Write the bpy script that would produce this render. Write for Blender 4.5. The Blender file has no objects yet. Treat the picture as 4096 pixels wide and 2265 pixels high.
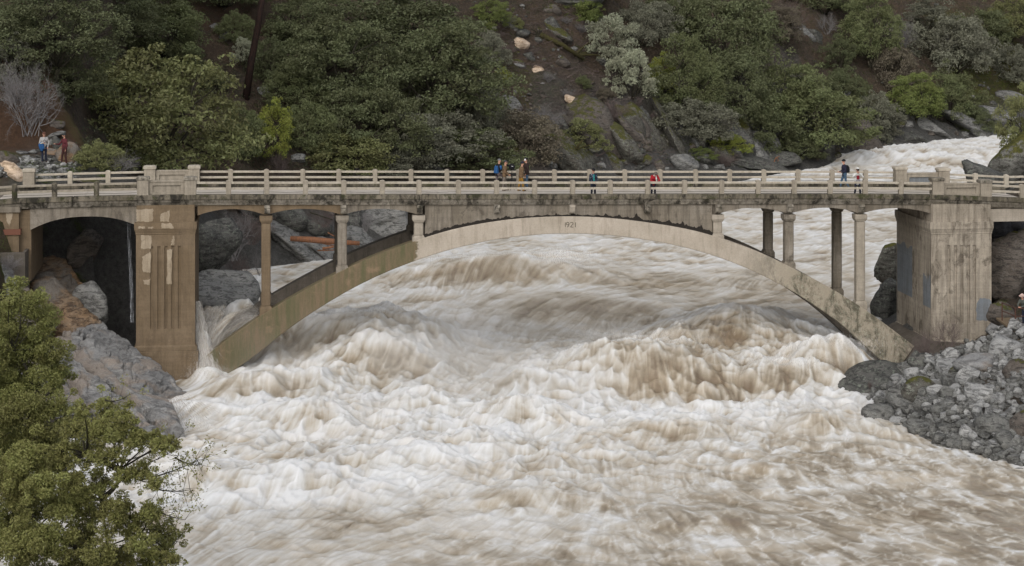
import bpy, math, random, numpy as np
from mathutils import Vector, Matrix
random.seed(7); RS = np.random.RandomState(11)
SC = bpy.context.scene
COL = SC.collection
# ------------------------------------------------------------------ camera
F = 7900.0; HY = -100.0; CX = 2048.0; CAMZ = 24.0
cam_d = bpy.data.cameras.new('camera'); cam = bpy.data.objects.new('camera', cam_d); COL.objects.link(cam)
cam.location = (0, 0, CAMZ); cam.rotation_euler = (math.radians(90), 0, 0)
cam_d.sensor_width = 36; cam_d.lens = 36 * F / 4096; cam_d.shift_y = -(1132.5 - HY) / 4096
cam_d.clip_start = 1; cam_d.clip_end = 3000
SC.camera = cam
# ------------------------------------------------------------------ light: overcast
W = bpy.data.worlds.new('World'); SC.world = W; W.use_nodes = True
nt = W.node_tree; bg = nt.nodes['Background']
sky = nt.nodes.new('ShaderNodeTexSky'); sky.sky_type = 'NISHITA'; sky.sun_disc = False
SUN_EL, SUN_ROT = math.radians(38), math.radians(195)
sky.sun_elevation = SUN_EL; sky.sun_rotation = SUN_ROT; sky.air_density = 1.0; sky.dust_density = 3.0
hs = nt.nodes.new('ShaderNodeHueSaturation'); hs.inputs['Saturation'].default_value = 0.30
nt.links.new(sky.outputs[0], hs.inputs['Color']); nt.links.new(hs.outputs[0], bg.inputs['Color'])
bg.inputs['Strength'].default_value = 0.15
sd = bpy.data.lights.new('sun', 'SUN'); so = bpy.data.objects.new('sun', sd); COL.objects.link(so)
sd.energy = 0.75; sd.angle = math.radians(100); sd.color = (1.0, 0.98, 0.95)
sdir = Vector((math.sin(SUN_ROT) * math.cos(SUN_EL), math.cos(SUN_ROT) * math.cos(SUN_EL), math.sin(SUN_EL)))
so.rotation_euler = sdir.to_track_quat('Z', 'Y').to_euler(); so.location = (0, 0, 80)
vs = SC.view_settings; vs.view_transform = 'Standard'; vs.look = 'None'; vs.exposure = 0.42; vs.gamma = 1.0
SC.cycles.use_denoising = True; SC.cycles.volume_bounces = 1; SC.cycles.volume_step_rate = 4; SC.cycles.volume_max_steps = 64
SC.cycles.max_bounces = 5; SC.cycles.diffuse_bounces = 3; SC.cycles.transparent_max_bounces = 12

# ------------------------------------------------------------------ helpers
def tag(o, label=None, cat=None, group=None, kind=None):
    if label: o['label'] = label
    if cat: o['category'] = cat
    if group: o['group'] = group
    if kind: o['kind'] = kind
    return o
def empty(name, loc=(0, 0, 0), rz=0.0, parent=None):
    o = bpy.data.objects.new(name, None); COL.objects.link(o); o.location = loc; o.rotation_euler = (0, 0, rz)
    o.empty_display_size = 0.2
    if parent: o.parent = parent
    return o
def link(name, me, parent=None, loc=None):
    o = bpy.data.objects.new(name, me); COL.objects.link(o)
    if parent: o.parent = parent
    if loc is not None: o.location = loc
    return o
def mesh_np(name, V, Fc, mats=(), smooth=False, mi=None):
    me = bpy.data.meshes.new(name); V = np.asarray(V, np.float32); Fc = np.asarray(Fc, np.int32)
    n = Fc.shape[1]; me.vertices.add(len(V)); me.vertices.foreach_set('co', V.ravel())
    me.loops.add(Fc.size); me.loops.foreach_set('vertex_index', Fc.ravel())
    me.polygons.add(len(Fc)); me.polygons.foreach_set('loop_start', np.arange(len(Fc), dtype=np.int32) * n)
    me.polygons.foreach_set('loop_total', np.full(len(Fc), n, np.int32))
    for m in mats: me.materials.append(m)
    if mi is not None: me.polygons.foreach_set('material_index', np.asarray(mi, np.int32))
    me.polygons.foreach_set('use_smooth', np.full(len(Fc), bool(smooth)))
    me.update(calc_edges=True)
    return me
class MB:
    """collects solids and builds them as ONE mesh"""
    def __init__(s): s.v = []; s.f = []; s.m = []
    def add(s, v, f, m=0):
        b = len(s.v); s.v += [tuple(p) for p in v]; s.f += [tuple(i + b for i in q) for q in f]; s.m += [m] * len(f); return s
    def box(s, a, b, m=0):
        x0, y0, z0 = a; x1, y1, z1 = b
        return s.add([(x0,y0,z0),(x1,y0,z0),(x1,y1,z0),(x0,y1,z0),(x0,y0,z1),(x1,y0,z1),(x1,y1,z1),(x0,y1,z1)],
                     [(0,3,2,1),(4,5,6,7),(0,1,5,4),(1,2,6,5),(2,3,7,6),(3,0,4,7)], m)
    def frus(s, a, b, z0, z1, c, d, m=0):
        """rect a=(x0,y0) b=(x1,y1) at z0 to rect c,d at z1"""
        return s.add([(a[0],a[1],z0),(b[0],a[1],z0),(b[0],b[1],z0),(a[0],b[1],z0),(c[0],c[1],z1),(d[0],c[1],z1),(d[0],d[1],z1),(c[0],d[1],z1)],
                     [(0,3,2,1),(4,5,6,7),(0,1,5,4),(1,2,6,5),(2,3,7,6),(3,0,4,7)], m)
    def tube(s, pts, rad, n=8, m=0, caps=True):
        pts = [Vector(p) for p in pts]; k = len(pts)
        if not hasattr(rad, '__len__'): rad = [rad] * k
        V = []; up = Vector((0, 0, 1)); pu = None
        for i, p in enumerate(pts):
            d = (pts[min(i + 1, k - 1)] - pts[max(i - 1, 0)]).normalized()
            u = (pu - d * pu.dot(d)) if pu is not None else (up.cross(d) if abs(d.z) < .95 else Vector((1, 0, 0)).cross(d))
            u.normalize(); pu = u; w = d.cross(u)
            for j in range(n):
                a = 2 * math.pi * j / n; V.append(p + (u * math.cos(a) + w * math.sin(a)) * rad[i])
        Fs = [(i*n+j, i*n+(j+1) % n, (i+1)*n+(j+1) % n, (i+1)*n+j) for i in range(k - 1) for j in range(n)]
        if caps: Fs += [tuple(range(n - 1, -1, -1)), tuple((k - 1) * n + j for j in range(n))]
        return s.add(V, Fs, m)
    def strip(s, prof, stations, m=0, caps=True):
        """sweep: stations = list of functions/lists of 3D points (same count), closed profile"""
        n = len(stations[0]); V = [p for st in stations for p in st]
        Fs = [(i*n+j, i*n+(j+1) % n, (i+1)*n+(j+1) % n, (i+1)*n+j) for i in range(len(stations) - 1) for j in range(n)]
        if caps: Fs += [tuple(range(n - 1, -1, -1)), tuple((len(stations) - 1) * n + j for j in range(n))]
        return s.add(V, Fs, m)
    def mesh(s, name, mats, smooth=False):
        me = bpy.data.meshes.new(name); me.from_pydata([tuple(p) for p in s.v], [], s.f)
        if not isinstance(mats, (list, tuple)): mats = [mats]
        for mm in mats: me.materials.append(mm)
        if len(mats) > 1: me.polygons.foreach_set('material_index', s.m)
        if smooth: me.polygons.foreach_set('use_smooth', [True] * len(s.f))
        bm = bmesh.new(); bm.from_mesh(me); bmesh.ops.recalc_face_normals(bm, faces=bm.faces); bm.to_mesh(me); bm.free()
        me.update(); return me
    def build(s, name, mats, parent=None, smooth=False, bevel=0.0):
        o = link(name, s.mesh(name, mats, smooth), parent)
        if bevel:
            b = o.modifiers.new('bevel', 'BEVEL'); b.width = bevel; b.segments = 1; b.limit_method = 'ANGLE'
        return o
import bmesh
# ---- numpy noise
def _h(ix, iy, iz, seed):
    h = (ix.astype(np.int64) * 374761393 + iy.astype(np.int64) * 668265263 + iz.astype(np.int64) * 2147483647 + seed * 974711) & 0xffffffff
    h = ((h ^ (h >> 13)) * 1274126177) & 0xffffffff; h = ((h ^ (h >> 16)) * 2246822519) & 0xffffffff
    return ((h ^ (h >> 15)) & 0xffffff).astype(np.float64) / 0xffffff
def vn2(x, y, seed=0):
    x = np.asarray(x, float); y = np.asarray(y, float)
    ix = np.floor(x); iy = np.floor(y); fx = x - ix; fy = y - iy; ix = ix.astype(np.int64); iy = iy.astype(np.int64); z = np.zeros_like(ix)
    u = fx*fx*fx*(fx*(fx*6-15)+10); v = fy*fy*fy*(fy*(fy*6-15)+10)
    def g(a, b, dx, dy):
        t = _h(a, b, z, seed) * 2 * np.pi; return np.cos(t) * dx + np.sin(t) * dy
    r = (g(ix,iy,fx,fy)*(1-u)+g(ix+1,iy,fx-1,fy)*u)*(1-v)+(g(ix,iy+1,fx,fy-1)*(1-u)+g(ix+1,iy+1,fx-1,fy-1)*u)*v
    return r * 1.4
def fbm2(x, y, oct=4, seed=0, gain=.5, lac=2.03):
    r = 0; a = 1; t = 0
    for i in range(oct): r = r + a * vn2(x, y, seed + i * 17); t += a; a *= gain; x = x * lac + 5.3; y = y * lac + 1.7
    return r / t
def vn3(x, y, z, seed=0):
    ix = np.floor(x); iy = np.floor(y); iz = np.floor(z); fx = x-ix; fy = y-iy; fz = z-iz
    ix = ix.astype(np.int64); iy = iy.astype(np.int64); iz = iz.astype(np.int64)
    s = lambda t: t*t*(3-2*t)
    u, v, w = s(fx), s(fy), s(fz); c = lambda a, b, d: _h(ix+a, iy+b, iz+d, seed)
    l = lambda p, q, t: p + (q-p)*t
    return 2*l(l(l(c(0,0,0),c(1,0,0),u),l(c(0,1,0),c(1,1,0),u),v), l(l(c(0,0,1),c(1,0,1),u),l(c(0,1,1),c(1,1,1),u),v), w)-1
def fbm3(P, sc, oct=3, seed=0):
    r = 0; a = 1; t = 0
    for i in range(oct): r = r + a*vn3(P[:,0]*sc, P[:,1]*sc, P[:,2]*sc, seed+i*7); t += a; a *= .5; sc *= 2.1
    return r/t
def ss(a, b, x): t = np.clip((np.asarray(x, float)-a)/(b-a), 0, 1); return t*t*(3-2*t)
# ---- picture position -> place: ray from the camera position
def ray(px, py): return np.array([(px - CX) / F, 1.0, -(py - HY) / F])
def at(px, py, Y):
    r = ray(px, py); return (r[0]*Y, Y, CAMZ + r[2]*Y)
# ---- bridge frame
TH = math.atan2(988.0, 7900.0); EX = np.array([math.cos(TH), math.sin(TH)]); EY = np.array([-math.sin(TH), math.cos(TH)])
P0 = np.array([(1500 - CX) / F * 112.9, 112.9])
def sz(px, py, w=0.0):
    r = ray(px, py); t = (w + P0.dot(EY)) / (r[:2].dot(EY)); return (float((r[:2]*t - P0).dot(EX)), float(CAMZ + r[2]*t))
def S(px, w=0.0): return sz(px, 800, w)[0]
def bw(s, w, z): p = P0 + EX*s + EY*w; return (float(p[0]), float(p[1]), float(z))

# ------------------------------------------------------------------ material helpers
class NT:
    def __init__(s, name, rough=.85, spec=.3):
        s.m = bpy.data.materials.new(name); s.m.use_nodes = True; s.t = s.m.node_tree; s.b = s.t.nodes['Principled BSDF']
        s.b.inputs['Roughness'].default_value = rough; s.b.inputs['Specular IOR Level'].default_value = spec
        s._pos = None
    def n(s, ty, **kw):
        x = s.t.nodes.new(ty)
        for k, v in kw.items(): setattr(x, k, v)
        return x
    def l(s, a, b): s.t.links.new(a, b)
    def pos(s, scale=(1, 1, 1), rnd=0.0, obj=False, rot=None):
        if obj: src = s.n('ShaderNodeTexCoord').outputs['Object']
        else: src = s.n('ShaderNodeNewGeometry').outputs['Position']
        if rnd:
            oi = s.n('ShaderNodeObjectInfo'); ad = s.n('ShaderNodeVectorMath', operation='MULTIPLY_ADD')
            cx = s.n('ShaderNodeCombineXYZ'); 
            for i in range(3): s.l(oi.outputs['Random'], cx.inputs[i])
            s.l(cx.outputs[0], ad.inputs[0]); ad.inputs[1].default_value = (rnd, rnd*1.7, rnd*.6); s.l(src, ad.inputs[2]); src = ad.outputs[0]
        mp = s.n('ShaderNodeMapping'); mp.inputs['Scale'].default_value = scale
        if rot: mp.inputs['Rotation'].default_value = rot
        s.l(src, mp.inputs['Vector']); return mp.outputs[0]
    def noise(s, vec, scale, detail=5, rough=.6, dist=0.0):
        x = s.n('ShaderNodeTexNoise'); s.l(vec, x.inputs['Vector']); x.inputs['Scale'].default_value = scale
        x.inputs['Detail'].default_value = detail; x.inputs['Roughness'].default_value = rough; x.inputs['Distortion'].default_value = dist
        return x.outputs['Fac']
    def vor(s, vec, scale, feature='F1', out='Distance'):
        x = s.n('ShaderNodeTexVoronoi', feature=feature); s.l(vec, x.inputs['Vector']); x.inputs['Scale'].default_value = scale
        return x.outputs[out]
    def ramp(s, fac, stops):
        x = s.n('ShaderNodeValToRGB'); s.l(fac, x.inputs[0]); cr = x.color_ramp
        while len(cr.elements) < len(stops): cr.elements.new(.5)
        for e, (p, c) in zip(cr.elements, stops):
            e.position = p; e.color = (c, c, c, 1) if not hasattr(c, '__len__') else (*c, 1)
        return x.outputs[0]
    def mix(s, fac, a, b, bt='MIX'):
        x = s.n('ShaderNodeMix', data_type='RGBA', blend_type=bt)
        for v, i in ((fac, 0), (a, 6), (b, 7)):
            if hasattr(v, 'is_linked') or hasattr(v, 'links'): s.l(v, x.inputs[i])
            elif i == 0: x.inputs[0].default_value = v
            else: x.inputs[i].default_value = (*v, 1)
        return x.outputs[2]
    def math(s, op, a, b=None, clamp=False):
        x = s.n('ShaderNodeMath', operation=op, use_clamp=clamp)
        for i, v in enumerate((a, b)):
            if v is None: continue
            if hasattr(v, 'links'): s.l(v, x.inputs[i])
            else: x.inputs[i].default_value = v
        return x.outputs[0]
    def sep(s, vec, i):
        x = s.n('ShaderNodeSeparateXYZ'); s.l(vec, x.inputs[0]); return x.outputs[i]
    def nz(s): return s.sep(s.n('ShaderNodeNewGeometry').outputs['Normal'], 2)
    def attr(s, name): return s.n('ShaderNodeAttribute', attribute_name=name)
    def col(s, c): 
        if hasattr(c, 'links'): s.l(c, s.b.inputs['Base Color'])
        else: s.b.inputs['Base Color'].default_value = (*c, 1)
        return s
    def bump(s, h, strength=.3, dist=.05):
        x = s.n('ShaderNodeBump'); s.l(h, x.inputs['Height']); x.inputs['Strength'].default_value = strength; x.inputs['Distance'].default_value = dist
        s.l(x.outputs[0], s.b.inputs['Normal']); return s

def concrete(name, base, dark, light, stain=.45, moss=.0, streak=.5, darkamt=.8, cover=0.0):
    """aged board-cast concrete: blotches, vertical run marks, grime, moss"""
    m = NT(name, .92, .25); p = m.pos()
    big = m.noise(p, .55, 4, .6); mid = m.noise(p, 2.3, 6, .65); fine = m.noise(p, 14, 5, .7)
    c = m.mix(m.ramp(big, [(.35, 0), (.65, 1)]), base, light)
    c = m.mix(m.ramp(mid, [(.3, 0), (.75, .55)]), c, tuple(x*.72 for x in base))
    run = m.noise(m.pos((2.6, 2.6, .22)), 1.6, 6, .7)
    c = m.mix(m.math('MULTIPLY', m.ramp(run, [(.5 - .12*streak, 0), (.72, 1)]), stain), c, dark)
    blot = m.noise(m.pos((1, 1, .6)), 1.1, 7, .75, .6)
    c = m.mix(m.math('MULTIPLY', m.ramp(blot, [(.54-cover, 0), (.64-cover, 1)]), stain*darkamt), c, dark)
    band = m.noise(m.pos((.15, .15, 6.5)), 1.0, 2, .5)
    c = m.mix(m.ramp(band, [(.42, .12), (.6, 0)]), c, dark)
    if moss:
        mo = m.noise(p, 1.9, 7, .8, .4)
        c = m.mix(m.math('MULTIPLY', m.ramp(mo, [(.52, 0), (.62, 1)]), moss), c, (.035, .038, .012))
    c = m.mix(m.ramp(fine, [(.3, .25), (.7, 0)]), c, (.02, .018, .015))
    m.col(c).bump(m.math('ADD', fine, m.math('MULTIPLY', band, 1.0)), .25, .03)
    return m.m
# ------------------------------------------------------------------ bridge materials
C_PALE = concrete('concrete_pale', (.36,.315,.255), (.10,.085,.06), (.42,.37,.31), .35, .0, .3, .5)
C_ARCH = None
C_BRN = concrete('concrete_silt_brown', (.165,.118,.070), (.07,.05,.032), (.21,.155,.10), .5, .0, .3, .5)
C_GREY = concrete('concrete_weathered', (.20,.17,.13), (.05,.04,.03), (.29,.255,.21), .7, .0, .5, .9)
C_COPE = concrete('concrete_coping', (.135,.115,.082), (.024,.021,.016), (.23,.20,.155), 1.0, .9, .3, 1.0, .05)
C_MOLD = concrete('concrete_moulding', (.27,.235,.185), (.03,.026,.02), (.42,.38,.32), .95, .35, .6, 1.0, .04)
C_RAIL = concrete('concrete_rail', (.40,.355,.285), (.14,.115,.08), (.50,.45,.37), .45, .0, .2, .5)
C_POST = concrete('concrete_post', (.30,.26,.205), (.10,.085,.06), (.38,.335,.27), .5, .0, .3, .6)
C_ROAD = concrete('road_concrete', (.44,.395,.335), (.25,.21,.17), (.55,.50,.44), .3, .0, .1, .4)
C_DARK = concrete('concrete_damp', (.10,.085,.068), (.03,.025,.02), (.14,.12,.1), .6, .2, .3, .8)  # dark concrete for rear rows, struts, footings and wing wall
def arch_mat():
    """pale cleaned face in the middle, silt brown with olive algae towards the left foot, lichen at the right foot"""
    m = NT('concrete_arch', .92, .25); p = m.pos(); obj = m.n('ShaderNodeTexCoord').outputs['Object']
    x = m.sep(obj, 0); z = m.sep(obj, 2)
    big = m.noise(p, .6, 5, .65); fine = m.noise(p, 13, 5, .7); run = m.noise(m.pos((2.2, 2.2, .25)), 1.3, 6, .75)
    pale = m.mix(m.ramp(big, [(.35, 0), (.65, 1)]), (.345,.30,.24), (.43,.375,.31))
    scr = m.noise(m.pos((.8, .8, 5)), 2.4, 8, .85)
    pale = m.mix(m.ramp(run, [(.50, 0), (.68, .55)]), pale, (.19,.155,.115)); pale = m.mix(m.ramp(scr, [(.58, 0), (.66, .35)]), pale, (.17,.14,.10))
    brn = m.mix(m.ramp(run, [(.38, 0), (.62, 1)]), (.165,.12,.075), (.10,.095,.048))
    brn = m.mix(m.ramp(m.noise(p, .9, 4, .6), [(.58, 0), (.7, .6)]), brn, (.25,.17,.11))
    rgt = m.mix(m.ramp(m.noise(m.pos((1.2,1.2,.7)), .8, 6, .8, .5), [(.44, 0), (.56, 1)]), (.29,.25,.19), (.095,.085,.06))
    rgt = m.mix(m.ramp(m.noise(p, 5, 7, .85), [(.54, 0), (.62, .55)]), rgt, (.36,.37,.28))
    xl = S(1655, .3); xr = S(2880, .3)
    wob = m.math('MULTIPLY', m.math('SUBTRACT', m.noise(m.pos((1, 1, 1.5)), 1.2, 5, .7), .5), 1.2)
    xx = m.math('ADD', x, wob)
    ml = m.math('MULTIPLY', m.math('SUBTRACT', xl + .15, xx), 6, True)
    mr = m.math('MULTIPLY', m.math('SUBTRACT', xx, xr + 1), .28, True)
    c = m.mix(ml, pale, brn); c = m.mix(mr, c, rgt)
    c = m.mix(m.ramp(fine, [(.3, .22), (.7, 0)]), c, (.02, .018, .015))
    m.col(c).bump(fine, .22, .03); return m.m
C_ARCH = arch_mat()
M_WIRE = NT('rusted_wire', .7).col((.03,.026,.022)).m
M_BLUEPAINT = concrete('blue_grey_paint', (.17,.19,.21), (.10,.095,.085), (.21,.225,.24), .6, 0, .4, .6)
M_PATCH = concrete('cream_patch_paint', (.34,.275,.195), (.19,.14,.088), (.42,.35,.26), .8, 0, .4, .8)
C_PIER = concrete('concrete_stained_pier', (.33,.285,.225), (.075,.06,.045), (.44,.385,.31), .75, .08, .6, 1.0, .02)
M_SEAM = NT('black_grime', .95).col((.016,.013,.010)).m
# ------------------------------------------------------------------ the bridge
BR = empty('arch_bridge', (float(P0[0]), float(P0[1]), 0.0), TH)
tag(BR, 'long grey concrete arch bridge crossing the flooded brown river', 'bridge')
_cope = [(-60,806),(0,797),(200,790.5),(386,785.5),(560,781.5),(760,780),(1000,779),(2285,778),(2900,777),(3400,776.3),(3720,779),(3900,785),(4086,792.5),(4180,797)]
_cs, _cz = zip(*[sz(a, b) for a, b in _cope]); 
def zt(s): return float(np.interp(s, _cs, _cz))
SL, SR = S(-60), S(4180); WD = 6.75
def sweep(prof, s0, s1, mats, name, n=None, mirror=False, bevel=0, flat=None):
    n = n or max(2, int((s1 - s0) / 1.5)); st = []
    for i in range(n + 1):
        s = s0 + (s1 - s0) * i / n; z = zt(s); st.append([((s), (WD - w if mirror else w), z + dz) for w, dz in prof])
    b = MB(); b.strip(None, st); return b.build(name, mats, BR, bevel=bevel)
# coping blocks (joints at 748, 1688, 2878, 3727), mouldings, both sides
joints = [-60, 290, 748, 1225, 1688, 2285, 2878, 3300, 3727, 4180]
for mir in (False, True):
    for a, b in zip(joints, joints[1:]):
        sweep([(0,0),(.44,0),(.44,-.285),(0,-.285)], S(a)+.012, S(b)-.012, C_COPE, 'coping_block', mirror=mir, bevel=.02)
        sweep([(.09,-.29),(.5,-.29),(.5,-.43),(.15,-.43)], S(a)+.006, S(b)-.006, C_MOLD, 'moulding', mirror=mir)
        sweep([(.18,-.434),(.5,-.434),(.5,-.62),(.30,-.62),(.27,-.57)], S(a)+.006, S(b)-.006, C_MOLD, 'moulding', mirror=mir)
# road slab and surface
sweep([(.5,-.392),(WD-.5,-.392),(WD-.5,-.72),(.5,-.72)], SL, SR, C_GREY, 'deck_slab')
rj = list(np.linspace(SL, SR, 13))
for a, b in zip(rj, rj[1:]): sweep([(.446,-.355),(WD-.446,-.355),(WD-.446,-.388),(.446,-.388)], a+.01, b-.01, C_ROAD, 'road_panel')
# ---- arch ribs
ext = [(837,1408),(905,1360),(1022,1276),(1100,1226),(1238,1150),(1393,1069),(1520,1014),(1655,965.7),(1800,918),(1980,884),(2130,869),(2281.8,864.4),(2440,871),(2600,890.7),(2780,920.7),(2900,958),(3049.5,1012),(3172,1072.7),(3330,1154.9),(3475.4,1246.5),(3658.7,1385.6)]
itr = [(905,1500),(1011,1436.5),(1100,1355),(1230,1262),(1385,1166),(1520,1098),(1665,1041),(1800,997.5),(1980,957),(2130,939),(2281.8,933),(2440,940),(2600,961),(2740,989),(2870,1026),(3020,1086),(3172,1164.3),(3361.6,1290.8),(3488,1410.9),(3582.9,1493)]
RW = 0.22
E2 = [sz(a, b, RW) for a, b in ext]; I2 = [sz(a, b, RW) for a, b in itr]
E2[0] = (E2[0][0] - 1.2, E2[0][1] - 1.0); I2 = [(I2[0][0] - 1.2, I2[0][1] - 1.0)] + I2
def resample(P, n):
    P = np.array(P); d = np.r_[0, np.cumsum(np.hypot(*np.diff(P, axis=0).T))]; t = np.linspace(0, d[-1], n)
    x = np.interp(t, d, P[:,0]); z = np.interp(t, d, P[:,1])
    for _ in range(6): x[1:-1] = .25*x[:-2]+.5*x[1:-1]+.25*x[2:]; z[1:-1] = .25*z[:-2]+.5*z[1:-1]+.25*z[2:]
    return x, z
NR = 90; ex_, ez_ = resample(E2, NR); ix_, iz_ = resample(I2, NR)
def ext_z(s): return float(np.interp(s, ex_, ez_))
def int_z(s): return float(np.interp(s, ix_, iz_))
def rib(w0, w1):
    b = MB(); st = []
    for i in range(NR): st.append([(ix_[i], w0, iz_[i]), (ix_[i], w1, iz_[i]), (ex_[i], w1, ez_[i]), (ex_[i], w0, ez_[i])])
    b.strip(None, st); return b
RB = 0.85; DW = 4.75
rib(RW, RW+RB).build('arch_rib', C_ARCH, BR, bevel=.03)
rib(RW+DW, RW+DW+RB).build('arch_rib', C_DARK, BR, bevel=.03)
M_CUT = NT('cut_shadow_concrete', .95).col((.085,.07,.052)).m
# 1921 on the crown: dark strokes paint the shade of cut numerals
def stroke(pts, w=.028):
    b = MB()
    for p, q in zip(pts, pts[1:]):
        (x0, z0), (x1, z1) = p, q; L = math.hypot(x1-x0, z1-z0) or 1; nx, nz_ = -(z1-z0)/L*w/2, (x1-x0)/L*w/2
        b.add([(x0-nx, RW-.004, z0-nz_), (x1-nx, RW-.004, z1-nz_), (x1+nx, RW-.004, z1+nz_), (x0+nx, RW-.004, z0+nz_),
               (x0-nx, RW+.01, z0-nz_), (x1-nx, RW+.01, z1-nz_), (x1+nx, RW+.01, z1+nz_), (x0+nx, RW+.01, z0+nz_)], [(0,1,2,3),(0,4,5,1),(2,6,7,3)])
    return b
def gx(u, v): return sz(1800+u/2.5156, 600+v/2.5156, RW)
arc = lambda cx, cy, rx, ry, a0, a1, n=14: [gx(cx+rx*math.cos(math.radians(a0+(a1-a0)*i/n)), cy-ry*math.sin(math.radians(a0+(a1-a0)*i/n))) for i in range(n+1)]
for pts in ([gx(1160,730), gx(1160,777)], arc(1184,742,14,13,0,360)+[], arc(1172,742,26,36,0,-75), arc(1224,741,14,12,165,-30)+[gx(1212,777), gx(1242,777)], [gx(1263,730), gx(1263,777)]):
    stroke(pts, .04).build('carved_numeral', M_CUT, BR)
# ---- spandrel columns, near and far rows
cols = [1064, 1369, 1675, 2871, 3157, 3443]
def ztop(s): return zt(s) - .62
def column(s, w, mat, near=True):
    hw = .265; zb = min(ext_z(s-.36), ext_z(s+.36)) - .15; zp = max(ext_z(s-.36), ext_z(s+.36)) + .1; z1 = ztop(s) - .62
    b = MB(); b.box((s-hw, w, zp), (s+hw, w+.55, z1-.42)); o = b.build('spandrel_column', mat, BR, bevel=.05)
    b = MB(); b.frus((s-hw-.01, w-.01), (s+hw+.01, w+.56), z1-.42, z1-.28, (s-hw-.09, w-.07), (s+hw+.09, w+.62))
    b.box((s-hw-.10, w-.08, z1-.28), (s+hw+.10, w+.63, z1)); b.build('capital', mat, o, bevel=.015)
    b = MB(); b.box((s-hw-.09, w-.05, zb), (s+hw+.09, w+.6, zp-.12)); b.frus((s-hw-.09, w-.05), (s+hw+.09, w+.6), zp-.12, zp+.02, (s-hw-.01, w+.0), (s+hw+.01, w+.56)); b.build('column_base', mat, o)
    return o
for i, c in enumerate(cols):
    s = S(c, .35); m = C_BRN if i == 0 else (C_GREY if i < 5 else C_POST)
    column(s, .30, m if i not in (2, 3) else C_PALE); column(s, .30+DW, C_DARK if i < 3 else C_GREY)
    # cross strut between the rows at the column foot, and the floor beam over them
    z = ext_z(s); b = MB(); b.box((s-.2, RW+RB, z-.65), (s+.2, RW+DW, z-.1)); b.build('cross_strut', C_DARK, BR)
    b = MB(); b.box((s-.24, .62, ztop(s)-.60), (s+.24, WD-.62, ztop(s)-.1)); b.build('floor_beam', C_GREY, BR)
mods = [1064, 1369, 1675, 1983, 2285, 2586, 2871, 3157, 3443]
for c in mods:
    for mir in (0, 1):
        s = S(c + 5, 0.1); z = ztop(s); b = MB()
        pr = [(0,0),(-.42,0),(-.42,-.15),(-.36,-.18),(-.36,-.27),(-.30,-.42),(-.22,-.5),(0,-.52)]
        y0 = .44
        st = [[(s+dx, (y0+a if not mir else WD-y0-a), z+dz) for a, dz in pr] for dx in (-.16, .16)]
        b.strip(None, st); b.build('bracket', C_MOLD if c != 2285 else C_PALE, BR)
# floor beams over the closed spandrel
for c in (1830, 1983, 2135, 2285, 2435, 2586, 2730):
    s = S(c); b = MB(); b.box((s-.15, .80, ztop(s)-.45), (s+.15, WD-.80, ztop(s)-.1)); b.build('floor_beam', C_GREY, BR)
# closed spandrel wall above the crown (outer face), with a raised border and a black silt line along the rib
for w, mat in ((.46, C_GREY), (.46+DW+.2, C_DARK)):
    a, b_ = S(1700, .4), S(2850, .4); b = MB(); st = []
    for i in range(61):
        s = a + (b_-a)*i/60; st.append([(s, w, ext_z(s)-.05), (s, w+.22, ext_z(s)-.05), (s, w+.22, zt(s)-.61), (s, w, zt(s)-.61)])
    b.strip(None, st); b.build('spandrel_wall', mat, BR)
for c in (1983, 2285, 2586):
    s = S(c+5, .3); b = MB(); b.box((s-.27, .40, ext_z(s)-.02), (s+.27, .47, ztop(s)+.0)); b.build('pilaster', C_GREY, BR)
def silt():
    b = MB(); rr = random.Random(3); st = []
    a, b_ = S(1690, .3), S(2860, .3); n = 260
    for i in range(n+1):
        s = a+(b_-a)*i/n; u = i/n
        h = .05 + .22*max(0, u-.55)*2 + (.10 if u < .3 else 0) + .03*math.sin(i*.7)
        if u > .45: h += max(0, math.sin(i*.33+math.sin(i*.11)*2)) ** 8 * .22
        h *= .6 + .5*rr.random()
        st.append([(s, .30, ext_z(s)+.002), (s, .463, ext_z(s)+.002), (s, .463, ext_z(s)+h+.03), (s, .43, ext_z(s)+h+.03)])
    b.strip(None, st); b.build('silt_line', M_SEAM, BR)
silt()
# ---- arched beams of the open spans
def arched(a, b_, w, mat, crown=.86, spring=1.22, name='arched_beam', exp=2.0, thick=.36):
    m = MB(); st = []; n = 24
    for i in range(n+1):
        s = a+(b_-a)*i/n; u = abs(2*i/n-1); dz = crown + (spring-crown)*u**exp
        st.append([(s, w, zt(s)-dz), (s, w+thick, zt(s)-dz), (s, w+thick, zt(s)-.615), (s, w, zt(s)-.615)])
    m.strip(None, st); m.build(name, mat, BR)
spans = [(790,1064),(1064,1369),(1369,1675),(2871,3157),(3157,3443),(3443,3735)]
for i, (a, b_) in enumerate(spans):
    for w, mt in ((.42, C_BRN if i < 2 else C_GREY), (.42+DW, C_GREY)):
        arched(S(a, .4)+.002, S(b_, .4)-.002, w, mt)
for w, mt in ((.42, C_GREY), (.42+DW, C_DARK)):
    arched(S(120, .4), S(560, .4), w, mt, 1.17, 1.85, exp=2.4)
    sa, sb = S(3950, .4), SR; b = MB(); b.box((sa, w, zt(sb)-1.35), (sb, w+.4, zt(sb)-.6)); b.build('approach_beam', C_PALE, BR)
for c in (200, 330, 450): s = S(c); b = MB(); b.box((s-.15, .78, zt(s)-1.05), (s+.15, WD-.8, zt(s)-.66)); b.build('floor_beam', C_DARK, BR)
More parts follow.
